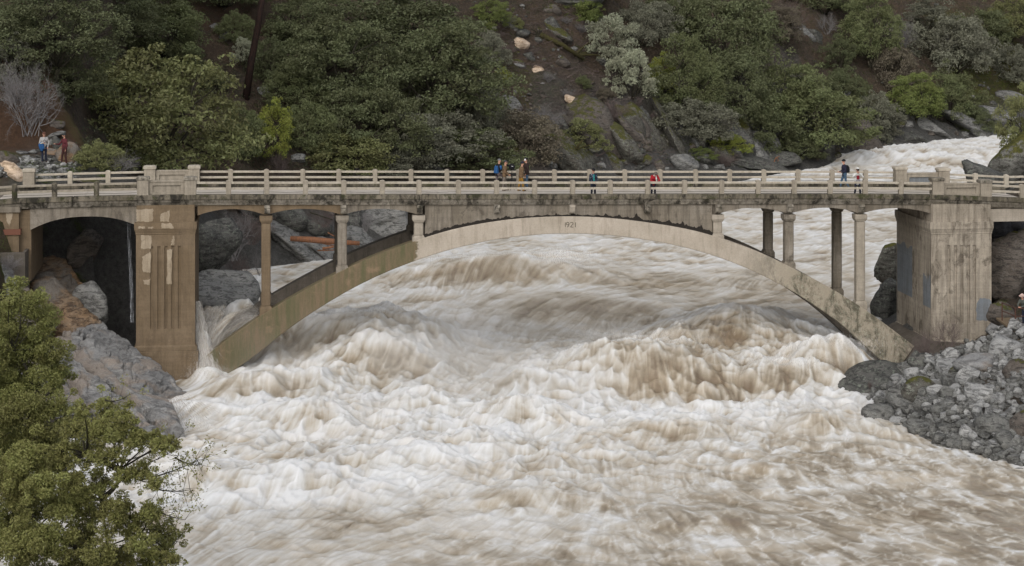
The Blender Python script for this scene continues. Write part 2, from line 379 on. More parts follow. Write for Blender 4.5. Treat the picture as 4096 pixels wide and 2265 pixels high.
# ---- piers
def pier(x0, x1, ynk, yb0, yb1, ybase, flutes, fy0, fy1, mat, wf=.14, wb=6.6, mold=True, low=None):
    root = None
    s0, s1 = S(x0, wf), S(x1, wf); z = lambda py: sz((x0+x1)/2, py, wf)[1]
    b = MB(); b.box((s0, wf+.10, z(ybase)), (s1, wb, z(yb1)));
    # front skin left proud between the flutes
    fl = [(S(f-6.5, wf), S(f+6.5, wf)) for f in flutes]; xs = [s0] + [v for p in fl for v in p] + [s1]
    zt_, zb_ = z(fy0), z(fy1)
    for k in range(0, len(xs), 2): b.box((xs[k], wf, zb_), (xs[k+1], wf+.098, zt_))
    b.box((s0, wf, zt_+.0005), (s1, wf+.098, z(yb1))); b.box((s0, wf, z(ybase)), (s1, wf+.098, zb_-.0005))
    root = b.build('pier', mat, BR)
    b = MB(); b.box((s0+.03, wf+.06, z(yb0)), (s1-.03, wb-.06, zt(s0)-.60)); b.build('pier_neck', mat, root)
    b = MB(); p = .10; zb0, zb1 = z(yb0), z(yb1); zm = zb1 + (zb0-zb1)*.42
    b.box((s0-p, wf-p, zm), (s1+p, wb+p, zb0)); b.frus((s0-.03, wf-.03), (s1+.03, wb+.03), zb1+.08, zm-.001, (s0-p+.01, wf-p+.01), (s1+p-.01, wb+p-.01))
    b.box((s0-.035, wf-.035, zb1), (s1+.035, wb+.035, zb1+.079)); b.build('pier_band', mat, root, bevel=.012)
    b = MB(); zz = z(ybase); b.box((s0-.12, wf-.12, zz-.22), (s1+.12, wb+.12, zz-.001)); b.frus((s0-.12, wf-.12), (s1+.12, wb+.12), zz, zz+.08, (s0-.02, wf-.02), (s1+.02, wb+.02)); b.build('base_moulding', mat, root, bevel=.015)
    b = MB(); b.box((s0-.2, wf-.2, -3), (s1+.2, wb+.2, zz-.22)); b.build('pier_footing', mat if low is None else low, root, bevel=.02)
    return root, s0, s1, z
P1 = pier(544, 780, 822, 890, 937, 1388, [607, 636, 664, 691, 718], 985, 1315, C_BRN)
P2 = pier(3725, 3966, 822, 888, 936, 1364, [3795, 3821.6, 3847, 3873.4, 3898.3], 981, 1294, C_PIER, low=C_DARK)
def patch(root, pts, w, mat, name='paint_patch', d=.004):
    """thin paint layer of irregular outline on a pier face"""
    q = []
    for i in range(len(pts)):
        a, b_ = pts[i], pts[(i+1) % len(pts)]
        for k in range(7):
            t = k/7; q.append((a[0]+(b_[0]-a[0])*t+random.uniform(-2.2,2.2), a[1]+(b_[1]-a[1])*t+random.uniform(-2.2,2.2)))
    V = [sz(a, b_, w) for a, b_ in q]; n = len(V)
    b = MB(); b.add([(x, w-d, z) for x, z in V]+[(x, w, z) for x, z in V], [tuple(range(n))]+[(i, (i+1) % n, n+(i+1) % n, n+i) for i in range(n)])
    return b.build(name, mat, root)
U1 = lambda u, v: (u/2.5156, 600+v/2.5156)
for pts in ([(1420,860),(1525,862),(1522,995),(1420,998)], [(1432,1075),(1518,1020),(1520,1235),(1435,1225)], [(1745,862),(1762,900),(1755,958),(1720,955),(1730,900)],
            [(1682,1005),(1730,998),(1727,1350),(1678,1350)], [(1440,1310),(1515,1300),(1505,1360),(1450,1350)]):
    patch(P1[0], [U1(*p) for p in pts], .138, M_PATCH)
for pts in ([(1375,600),(1540,590),(1540,720),(1372,722)], [(1620,640),(1712,610),(1700,725),(1610,715)]): patch(P1[0], [U1(*p) for p in pts], .196, M_PATCH)
for pts in ([(1390,770),(1460,768),(1465,792),(1392,790)], [(1620,740),(1720,738),(1750,790),(1625,795)], [(1490,772),(1540,776),(1535,795),(1492,792)]): patch(P1[0], [U1(*p) for p in pts], .035, M_PATCH)
U2 = lambda u, v: (3800+u/3.56, 1000+v/3.56)
patch(P2[0], [U2(*p) for p in ((372,760),(430,690),(520,690),(585,720),(587,1010),(375,1005))], .138, M_BLUEPAINT)
# left face of the right pier: blue grey paint low down (thin layer on the side face)
sx = P2[1]; 
def sidepatch(w0, w1, z0, z1, mat):
    n = 8; pts = [(w0, z0), (w1, z0)] + [(w1-(w1-w0)*i/n, z1+random.uniform(-.25, .25)) for i in range(n+1)]
    b = MB(); k = len(pts); b.add([(sx-.004, a, c) for a, c in pts]+[(sx, a, c) for a, c in pts], [tuple(range(k))]+[(i, (i+1) % k, k+(i+1) % k, k+i) for i in range(k)]); b.build('paint_patch', mat, P2[0])
sidepatch(.25, 1.6, 4.2, 6.0, M_BLUEPAINT); sidepatch(3.6, 6.5, 4.3, 7.4, M_BLUEPAINT)
# skewback block at the right foot: thrust face of the rib and the slope of the footing
a = sz(3658.7, 1385.6, RW); c = sz(3582.9, 1493, RW); b = MB(); st = []
s1 = P2[1]+.3
for w in (-.05, 6.4): st.append([(c[0]-.05, w, c[1]-.1), (c[0]+.2, w, c[1]-3.5), (s1+3.3, w, c[1]-3.5), (s1+3.3, w, a[1]+.05), (a[0]+.75, w, a[1]+.35), (a[0]+.1, w, a[1]+.04)])
b.strip(None, st); b.build('skewback', C_DARK, BR, bevel=.03)
# ---- railings
def post(s, w, ztp, h, mat, hw=.14, dw=.14, broken=False):
    b = MB(); b.box((s-hw, w-dw, ztp-h), (s+hw, w+dw, ztp-.05)); b.frus((s-hw, w-dw), (s+hw, w+dw), ztp-.05, ztp, (s-.02, w-.02), (s+.02, w+.02))
    return b.build('railing_post', mat, BR, bevel=.015)
def railing(pxs, wr, tops, mats, gaps=()):
    ss_ = [S(p, wr) for p in pxs]
    for k, (p, s) in enumerate(zip(pxs, ss_)):
        if p not in gaps: post(s, wr, zt(s)+tops, tops, mats[0])
    return ss_
def rails(a, b_, wr, mat, wire=True):
    for dz in (.60, .27):
        q = MB(); st = []
        for s in (a, b_): z = zt(s)+dz; st.append([(s, wr-.07, z), (s, wr+.05, z), (s, wr+.07, z+.02), (s, wr+.07, z+.1), (s, wr+.04, z+.12), (s, wr-.05, z+.12), (s, wr-.07, z+.1)])
        q.strip(None, st); q.build('rail', mat, BR)
    if wire:
        for dz in (.46, .13):
            z0, z1 = zt(a)+dz, zt(b_)+dz; mid = ((a+b_)/2, wr, (z0+z1)/2-random.uniform(.0, .03))
            q = MB(); q.tube([(a, wr, z0), mid, (b_, wr, z1)], .011, 4); q.build('wire', M_WIRE, BR)
WN, WF = .20, WD-.20
nearL = [-100, 58.8, 218.2, 386]; nearM = [914.3,1067.2,1221.6,1375,1528.9,1675.6,1833.6,1986,2137.9,2290,2440.4,2590.3,2737.6,2885.6,3031.5,3176,3319.5,3459.5,3603.1]; nearR = [4086]
farM = [922,1066,1211.3,1355,1500,1643.7,1787.3,1930.4,2074,2217,2357.3,2498.4,2639.6,2781.9,2917.7,3054.6,3191.3,3328,3461.7]
farL = [280.6, 432.5]; farR = [3901, 4023.8, 4150]
PH = .83
def pillar(x0, x1, ytop, w, hw=.34):
    s0, s1 = S(x0, w), S(x1, w); zz = sz((x0+x1)/2, ytop, w)[1]; zb = min(zt(s0), zt(s1))-.02
    b = MB(); b.box((s0+.03, w-hw+.03, zb), (s1-.03, w+hw-.03, zz-.17)); o = b.build('pillar', C_POST, BR, bevel=.015)
    b = MB(); b.box((s0-.02, w-hw-.02, zz-.17), (s1+.02, w+hw+.02, zz-.03)); b.frus((s0-.02, w-hw-.02), (s1+.02, w+hw+.02), zz-.03, zz+.02, (s0+.08, w-hw+.08), (s1-.08, w+hw-.08)); b.build('pillar_cap', C_MOLD if w < 3 else C_RAIL, o, bevel=.012)
    return s0, s1
def panel(a, b_, w, dz1, side, inset=None):
    z0 = min(zt(a), zt(b_)); z1 = z0+dz1; b = MB(); f = w-.10*side
    b.box((a, min(w, w+.1*side), z0), (b_, max(w, w+.1*side), z1-.1)); 
    o = b.build('parapet_panel', C_POST, BR)
    b = MB(); lo, hi = min(f, w), max(f, w); t = .12
    b.box((a, lo, z0), (a+t+.1, hi, z1-.1)); b.box((b_-t-.1, lo, z0), (b_, hi, z1-.1)); b.box((a+t+.1, lo, z1-.28), (b_-t-.1, hi, z1-.1)); b.box((a+t+.1, lo, z0), (b_-t-.1, hi, z0+.14))
    b.build('panel_frame', C_POST, o, bevel=.01)
    b = MB(); b.box((a, w-.13, z1-.1), (b_, w+.13, z1)); b.build('panel_cap', C_POST, o, bevel=.01)
    if inset:
        y = w-.004*side; b = MB(); b.box((a+t+.12, min(w, y), z0+.15), (b_-t-.12, max(w, y), z1-.29)); b.build('painted_inset', inset, o)
a1 = pillar(547, 597.5, 707, .12+.25); a2 = pillar(737, 787, 707, .12+.25)
panel(a1[1]-.03, a2[0]+.03, .36, .80, 1)
b1 = pillar(3722.5, 3772, 711, .12+.25); b2 = pillar(3914.5, 3963, 719, .12+.25)
panel(b1[1]-.03, b2[0]+.03, .36, .78, 1)
WQ = WD-.37
c1 = pillar(575, 624, 663.5, WQ); c2 = pillar(753, 801, 662, WQ); panel(c1[1]-.03, c2[0]+.03, WQ, .80, 1)
d1 = pillar(3576, 3624, 667, WQ); d2 = pillar(3748, 3795, 672, WQ); panel(d1[1]-.03, d2[0]+.03, WQ, .78, 1, M_BLUEPAINT)
e1 = pillar(91, 142, 675, WQ)
sl = railing(nearL, WN, PH, [C_COPE]); sm = railing(nearM, WN, PH, [C_POST]); sr = railing(nearR, WN, PH, [C_POST])
fl_ = railing(farL, WF, PH, [C_RAIL]); fm = railing(farM, WF, PH, [C_POST]); fr = railing(farR, WF, PH, [C_RAIL])
def chain(pts, w, mat):
    for a, b_ in zip(pts, pts[1:]): rails(a+.13, b_-.13, w, mat)
chain(sl+[a1[0]+.13], WN, C_POST); chain([a2[1]-.13]+sm+[b1[0]+.13], WN, C_RAIL); chain([b2[1]-.13]+sr+[SR+2], WN, C_RAIL)
chain([e1[1]-.13]+fl_+[c1[0]+.13], WF, C_RAIL); chain([c2[1]-.13]+fm+[d1[0]+.13], WF, C_RAIL); chain([d2[1]-.13]+fr, WF, C_RAIL)
# ---- left abutment (square pillar, stepped, patched) with its rusty band
b = MB(); s0, s1 = S(-60, .1), S(77, .1); z = lambda py: sz(30, py, .1)[1]
b.box((s0, .1, -1), (s1, 6.6, z(940))); ab = b.build('abutment', C_BRN, BR, bevel=.03)
b = MB(); b.box((s0, .16, z(918)), (s1-.03, 6.5, z(850))); b.build('abutment_neck', C_BRN, ab)
b = MB(); b.box((s0, .02, z(850)+.001), (s1+.06, 6.6, z(828))); b.build('abutment_cap', C_GREY, ab)
b = MB(); b.box((s0, .0, z(940)+.001), (s1+.08, 6.6, z(918)-.001)); b.build('abutment_band', NT('rusted_band', .9).col((.13,.055,.035)).m, ab)
patch(ab, [(0+a/2.5156, 600+c/2.5156) for a, c in ((55,630),(125,635),(118,700),(95,760),(75,740))], .158, M_PATCH)
b = MB(); b.box((S(78, .5), .5, z(1130)), (S(125, .5), 6.3, z(838))); b.build('abutment_wall', C_BRN, ab)
b = MB(); b.box((S(-60, -1.2), -1.2, -1), (S(100, -1.2), -.9, z(1000))); b.box((S(88, -1.2)+.0, -.899, -1), (S(100, -1.2), .9, z(1000))); b.build('wing_wall', C_DARK, ab)
# ------------------------------------------------------------------ ground form
RIV = np.array([(-120,70),(-60,84),(-34,89),(-21,95),(-17,99),(-16.9,106),(-17.6,110.5),(-19,112.4),(-23,114.5),(-25.5,119),(-21,121),(-20.2,126),(-21,138),(-22,152),(-14.5,158),(0,180),(15,201),(34,224),(46,240),(70,262),(140,300),
    (152,262),(80,236),(57,222),(50,205),(40,180),(29,157),(25.3,136),(22.5,124),(21.3,118),(20.3,112.6),(19.3,108),(19.4,101.5),(20.8,96.5),(23.8,92.3),(32,87),(48,78),(90,58),(90,10),(0,10),(-7,50),(-9,70),(-30,73),(-120,60)], float)
def sdist(X, Y):
    d = np.full(X.shape, 1e9); ins = np.zeros(X.shape, bool); n = len(RIV)
    for i in range(n):
        a, b = RIV[i], RIV[(i+1) % n]; e = b-a; t = np.clip(((X-a[0])*e[0]+(Y-a[1])*e[1])/(e@e), 0, 1)
        d = np.minimum(d, np.hypot(X-a[0]-t*e[0], Y-a[1]-t*e[1]))
        c = ((a[1] > Y) != (b[1] > Y)); with_ = a[0]+(Y-a[1])*(e[0])/(e[1] if e[1] else 1e-9); ins ^= c & (X < with_)
    return np.where(ins, -d, d)
def WL(Y): return np.interp(Y, [0, 118, 150, 190, 222, 227, 230, 262, 300], [1.0, 1.0, 1.1, 1.5, 1.8, 1.9, 3.1, 3.0, 3.2])
def terrain(X, Y, rough=True):
    X = np.asarray(X, float); Y = np.asarray(Y, float); d = sdist(X, Y); wl = WL(Y)
    q = np.stack([X-P0[0], Y-P0[1]], -1); s = q@EX; w = q@EY
    xc = np.interp(Y, [20, 70, 112, 150, 212, 248, 300], [0, 0, 2, 5, 40, 70, 110]); right = X > xc
    dd = np.maximum(d, 0)
    wob = fbm2(X*.05, Y*.05, 3, 5)
    fl_ = np.where((X < -10) & (w < 0), .20*dd-.5, np.where(dd < 6, .72*dd, 4.32 + (.80+.12*wob)*(dd-6)))
    L = wl + fl_
    # bench and road end behind / beside the left approach
    kk = np.maximum(w-9, 0)*1.1; back = ss(6.8, 7.8, w)*ss(-19.5+kk*.2, -22.5-kk, X); bench = 11.35 + .10*np.maximum(w-7, 0) + .75*np.maximum(w-13, 0) + .22*np.maximum(-24-X, 0)*ss(7, 10, w)
    L = np.where(Y > 100, np.maximum(L*(1-back), bench*back)*(back > 0) + L*(back <= 0), L)
    sa = S(95, .5); fr = ss(sa+1.0, sa-1.5, s)
    plat = np.where(w < 0, 10.2+.26*w, 10.9); plat = np.where(w > 7, bench, plat)
    L = np.where((fr > 0) & (w > -16), L*(1-fr)+np.maximum(L, plat)*fr, L)
    low = (w > -.5) & (w < 6.9) & (s > sa+.8) & (s < S(560, 1)); L = np.where(low, np.minimum(L, 6.5), L)
    R1 = wl + np.where(dd < 10, .36*dd, 3.6 + .22*(dd-10)) + 1.6*np.clip(w-3.5, 0, 4.5)*ss(7, 10, dd)
    R1 = wl + (R1-wl)*(1-.6*ss(-7, -2, w)*ss(30, 25.5, X)*(w < 3))
    R2 = wl + .45*dd; k = ss(117, 124, Y); R = R1*(1-k)+R2*k
    h = np.where(right, R, L)
    near = (Y < 74) & (d > 0) & (X < 30); h = np.where(near, 1+.35*dd, h)
    if rough:
        a = ss(0, 4, d)*(1-.75*ss(1, 0, np.abs(w-3.3)/6)*(X < -20)); calm = np.where((X < -20) & (w > 7) & (w < 13), .25, 1.0)*np.where(right & (Y < 114), .5, 1.0)
        rk = np.abs(fbm2(X*.16+Y*.05, Y*.16, 4, 21)); h = h + a*calm*(1.3*fbm2(X*.09, Y*.09, 3, 9)+4.2*(rk-.16)+.35*fbm2(X*.9, Y*.9, 3, 31))
    bed = wl - .35 - np.minimum(-np.minimum(d, 0)*.5, 4)
    return np.where(d > 0, np.maximum(h, bed), bed)
def grid_axis(segs):
    o = []
    for a, b, st in segs: o += list(np.arange(a, b, st))
    return np.array(o+[segs[-1][1]])
gx_ = grid_axis([(-160, -60, 3), (-60, -34, 1), (-34, 60, .55), (60, 110, .9), (110, 260, 4)])
gy_ = grid_axis([(5, 88, 1.6), (88, 165, .55), (165, 300, .7), (300, 560, 5)])
GX, GY = np.meshgrid(gx_, gy_); GZ = terrain(GX, GY); D_ = sdist(GX, GY)
def gfaces(ny, nx):
    i = np.arange(ny-1)[:, None]*nx + np.arange(nx-1)[None]; return np.stack([i, i+1, i+nx+1, i+nx], -1).reshape(-1, 4)
def T_at(x, y):
    fx = np.interp(x, gx_, np.arange(len(gx_))); fy = np.interp(y, gy_, np.arange(len(gy_)))
    i = np.minimum(fx.astype(int) if hasattr(fx, 'astype') else int(fx), len(gx_)-2); j = np.minimum(fy.astype(int) if hasattr(fy, 'astype') else int(fy), len(gy_)-2)
    u = fx-i; v = fy-j
    return (GZ[j, i]*(1-u)+GZ[j, i+1]*u)*(1-v)+(GZ[j+1, i]*(1-u)+GZ[j+1, i+1]*u)*v
def D_at(x, y):
    i = min(int(np.searchsorted(gx_, x)), len(gx_)-1); j = min(int(np.searchsorted(gy_, y)), len(gy_)-1); return float(D_[j, i])
def hit(px, py, y0=80, y1=420):
    """where the ray through that picture position meets the ground"""
    t = np.arange(y0, y1, .2); r = ray(px, py); z = CAMZ+r[2]*t; g = T_at(r[0]*t, t); k = np.argmax(g > z)
    if not (g > z).any(): k = len(t)-1
    return float(r[0]*t[k]), float(t[k]), float(g[k])
# ---- ground material
def ground_mat():
    m = NT('forest_floor', .95, .2); p = m.pos()
    a = m.noise(p, .35, 6, .65); b = m.noise(p, 3.2, 7, .75); f = m.noise(p, 16, 5, .8)
    c = m.mix(m.ramp(a, [(.4, 0), (.6, 1)]), (.115,.082,.058), (.085,.068,.054))
    c = m.mix(m.ramp(b, [(.5, 0), (.62, .8)]), c, (.17,.125,.08))
    c = m.mix(m.ramp(m.noise(p, 1.1, 6, .7), [(.55, 0), (.64, .9)]), c, (.06,.062,.022))
    c = m.mix(m.ramp(f, [(.36, .8), (.5, 0)]), c, (.018,.014,.011))
    c = m.mix(m.ramp(m.vor(p, 7), [(.05, .5), (.16, 0)]), c, (.17,.145,.11))
    at_ = m.attr('paint'); r = m.n('ShaderNodeSeparateColor'); m.l(at_.outputs['Color'], r.inputs[0])
    dirt = m.mix(m.ramp(b, [(.35, 0), (.65, 1)]), (.15,.085,.05), (.085,.052,.033)); dirt = m.mix(m.ramp(f, [(.3, .6), (.6, 0)]), dirt, (.09,.05,.03))
    c = m.mix(r.outputs[0], c, dirt)
    gr = m.mix(m.ramp(b, [(.35, 0), (.65, 1)]), (.065,.085,.018), (.12,.11,.035)); c = m.mix(m.math('MULTIPLY', r.outputs[1], m.ramp(m.noise(p, 1.5, 5, .7), [(.4, .2), (.55, 1)])), c, gr)
    rock = m.mix(m.ramp(b, [(.35, 0), (.65, 1)]), (.085,.082,.078), (.19,.185,.172)); rock = m.mix(m.ramp(f, [(.3, .6), (.55, 0)]), rock, (.03,.028,.026))
    c = m.mix(r.outputs[2], c, rock)
    m.col(c).bump(m.math('ADD', b, m.math('MULTIPLY', f, 1.6)), 1.0, .28); return m.m
M_GROUND = ground_mat()
me = mesh_np('hillside', np.stack([GX, GY, GZ], -1).reshape(-1, 3), gfaces(*GX.shape), [M_GROUND], True)
pc = np.zeros(GX.shape+(4,), np.float32); pc[..., 3] = 1
def blob(ch, px, py, r, amt=1.0, sy=1.0, Y=None):
    x, y, z = hit(px, py); k = ss(1.15, .75, np.hypot(GX-x, (GY-y)/sy)/r+.35*fbm2(GX*.5, GY*.5, 3, 3)); pc[..., ch] = np.maximum(pc[..., ch], k*amt)
pc[..., 2] = np.clip(np.maximum(ss(17, 9, D_+4*fbm2(GX*.2, GY*.2, 3, 8))*(GX > 2)*(GX < 36)*(GY > 175)*.8, 0)+ss(7, 2.5, D_+2.5*fbm2(GX*.2, GY*.2, 3, 8)), 0, 1)
wG = (GX-P0[0])*EY[0]+(GY-P0[1])*EY[1]
pc[..., 0] = np.where((GX < -20)&(wG > 6.5)&(wG < 15), ss(-23, -27, GX+2*fbm2(GX*.3, GY*.3, 3, 14)), 0)*.9
blob(0, 100, 500, 4.5); blob(0, 60, 650, 4, .8); blob(1, 420, 650, 3.5, .6); blob(1, 80, 705, 3, .8); blob(1, 320, 690, 2, .7)
blob(1, 3960, 300, 9, 1, 1.3); blob(0, 900, 60, 5, .35); blob(1, 3480, 420, 5, .8); blob(1, 2300, 560, 3, .5); blob(1, 2130, 330, 3, .6); blob(1, 2200, 500, 3.5, .7); blob(1, 1990, 560, 3, .5); blob(1, 2640, 420, 3, .5)
pc[..., 1] = np.maximum(pc[..., 1], ss(.1, .35, fbm2(GX*.35, GY*.35, 3, 44))*(GX < -20)*(wG < 1)*(wG > -12)*.9)
ca = me.color_attributes.new('paint', 'FLOAT_COLOR', 'POINT'); ca.data.foreach_set('color', pc.ravel())
hill = link('hillside', me); tag(hill, kind='structure')
# ------------------------------------------------------------------ rocks
def rock_mat(name, c1, c2, dark, lichen=(.34,.35,.29), la=.5, moss=0.0, wet=0.0, wash=None, sw=.85):
    m = NT(name, .85 if not wet else .5, .3); p = m.pos(rnd=31.0)
    a = m.noise(p, .7, 6, .65); b = m.noise(p, 4.5, 8, .75); f = m.noise(p, 22, 5, .8)
    st = m.noise(m.pos((1, 1, 3.2), rnd=31.0, rot=(.5, .6, 0)), 1.6, 7, .7, .8)
    c = m.mix(m.ramp(a, [(.35, 0), (.65, 1)]), c1, c2); c = m.mix(m.ramp(st, [(.42, sw), (.52, 0)]), c, dark)
    if wash: c = m.mix(m.ramp(m.noise(p, .45, 5, .6, .5), [(.5, 0), (.6, .85)]), c, wash)
    c = m.mix(m.ramp(b, [(.53, 0), (.66, la)]), c, lichen); c = m.mix(m.ramp(f, [(.34, .65), (.5, 0)]), c, tuple(x*.4 for x in dark))
    c = m.mix(m.ramp(m.vor(p, 9, 'F1'), [(.1, la*.7), (.2, 0)]), c, lichen)
    if moss:
        k = m.math('ADD', m.math('MULTIPLY', m.nz(), .55), m.noise(p, 1.5, 6, .75)); k = m.ramp(k, [(1.02-.27*moss, 0), (1.10-.27*moss, 1)])
        mc = m.mix(m.ramp(b, [(.4, 0), (.6, 1)]), (.030,.034,.007), (.075,.070,.012)); c = m.mix(k, c, mc)
    m.col(c).bump(m.math('ADD', b, m.math('MULTIPLY', st, 1.2)), .8, .10); return m.m
R_GREY = rock_mat('granite', (.155,.155,.15), (.235,.23,.215), (.05,.048,.046), la=.35)
R_DARK = rock_mat('granite_dark', (.06,.06,.055), (.105,.10,.09), (.022,.021,.02), (.24,.27,.21), .6, .05)
R_MOSS = rock_mat('granite_mossy', (.075,.066,.052), (.12,.115,.10), (.028,.024,.02), (.30,.33,.27), .6, .65)
R_VMOSS = rock_mat('granite_vivid_moss', (.10,.095,.085), (.16,.155,.14), (.03,.027,.022), (.30,.33,.27), .5, 1.15)
R_BRN = rock_mat('granite_brown', (.085,.068,.055), (.12,.105,.09), (.032,.027,.023), (.20,.19,.17), .4, .12)
R_TAN = rock_mat('granite_tan', (.27,.165,.085), (.20,.15,.105), (.065,.04,.025), (.30,.26,.20), .3, .0, wash=(.19,.175,.155))
R_PALE = rock_mat('fresh_rock', (.62,.47,.33), (.52,.42,.33), (.26,.18,.11), (.6,.55,.48), .3)
R_SHADE = rock_mat('shaded_wet_rock', (.028,.028,.032), (.05,.048,.05), (.01,.01,.01), (.07,.07,.075), .2, 0, .5)  # near black colour stands in for deep shade under the approaches
R_SLAB = rock_mat('slab_granite', (.17,.17,.17), (.27,.265,.255), (.055,.052,.05), (.38,.38,.36), .25, 0, wash=(.24,.20,.165), sw=.6)
R_RIP = rock_mat('riprap_granite', (.22,.22,.215), (.34,.335,.32), (.065,.063,.06), (.42,.43,.41), .18)
R_RIPD = rock_mat('riprap_dark', (.10,.10,.095), (.17,.165,.15), (.035,.033,.03), (.28,.29,.26), .45, 0)
_ico = {}
def ico(sub):
    if sub not in _ico:
        bm = bmesh.new(); bmesh.ops.create_icosphere(bm, subdivisions=sub, radius=1); bm.verts.ensure_lookup_table()
        _ico[sub] = (np.array([v.co for v in bm.verts]), np.array([[v.index for v in f.verts] for f in bm.faces])); bm.free()
    return _ico[sub]
def rock_mesh(name, seed, sub=4, planes=11, amp=.05, rnd=.0, mat=None, crack=.0):
    D, Fc = ico(sub); r = np.random.RandomState(seed); n = r.normal(size=(planes, 3)); n /= np.linalg.norm(n, axis=1)[:, None]
    dd = r.uniform(.55, 1.0, planes); dots = D@n.T; rr = np.where(dots > .08, dd/np.maximum(dots, .08), 9)
    k = 60 if rnd == 0 else 8; rad = (np.sum(np.minimum(rr, 9.)**-k, 1))**(-1/k); rad = np.minimum(rad, 1.25)
    P = D*rad[:, None]; P += D*(amp*fbm3(D+seed, 2.2, 4, seed)[:, None])
    if crack:
        c = fbm3(D*np.array([1, 1, 2.5])+seed*3, 1.4, 3, seed+5); P -= D*(crack*np.exp(-(c/.035)**2))[:, None]
        P += D*(amp*.5*np.sign(fbm3(D*np.array([1, 1, 3.])+seed, 1.8, 2, seed+9)))[:, None]
    me = mesh_np(name, P, Fc, [mat] if mat else [], not name.startswith('riprap'))
    return me
ROCKV = {}
def rock(name, px, py, wpx, hpx, tilt, mat, label, seed, cat='boulder', Y=None, depth=1.0, rnd=0., sub=4, group=None, crack=.06, off=0.0, yaw=None, amp=.05, planes=11):
    key = (seed, sub, rnd > 0, crack, planes, amp)
    if key not in ROCKV: ROCKV[key] = rock_mesh(name, seed, sub, planes, amp, rnd, None, crack); ROCKV[key].materials.append(R_GREY)
    if Y is None: x, y, z = hit(px, py)
    else: x, y, z = at(px, py, Y)
    k = y/F; z = CAMZ+ray(px, py)[2]*y
    a, c = wpx*k*.5/.85, hpx*k*.5/.85
    o = link(name, ROCKV[key]); o.location = (x, y+off+.3*a, z)
    o.scale = (a, a*depth, c); ty = math.radians(-tilt); o.rotation_euler = (0, ty, 0) if yaw is None else (0, ty, yaw)
    o.material_slots[0].link = 'OBJECT'; o.material_slots[0].material = mat
    tag(o, label, cat, group); return o
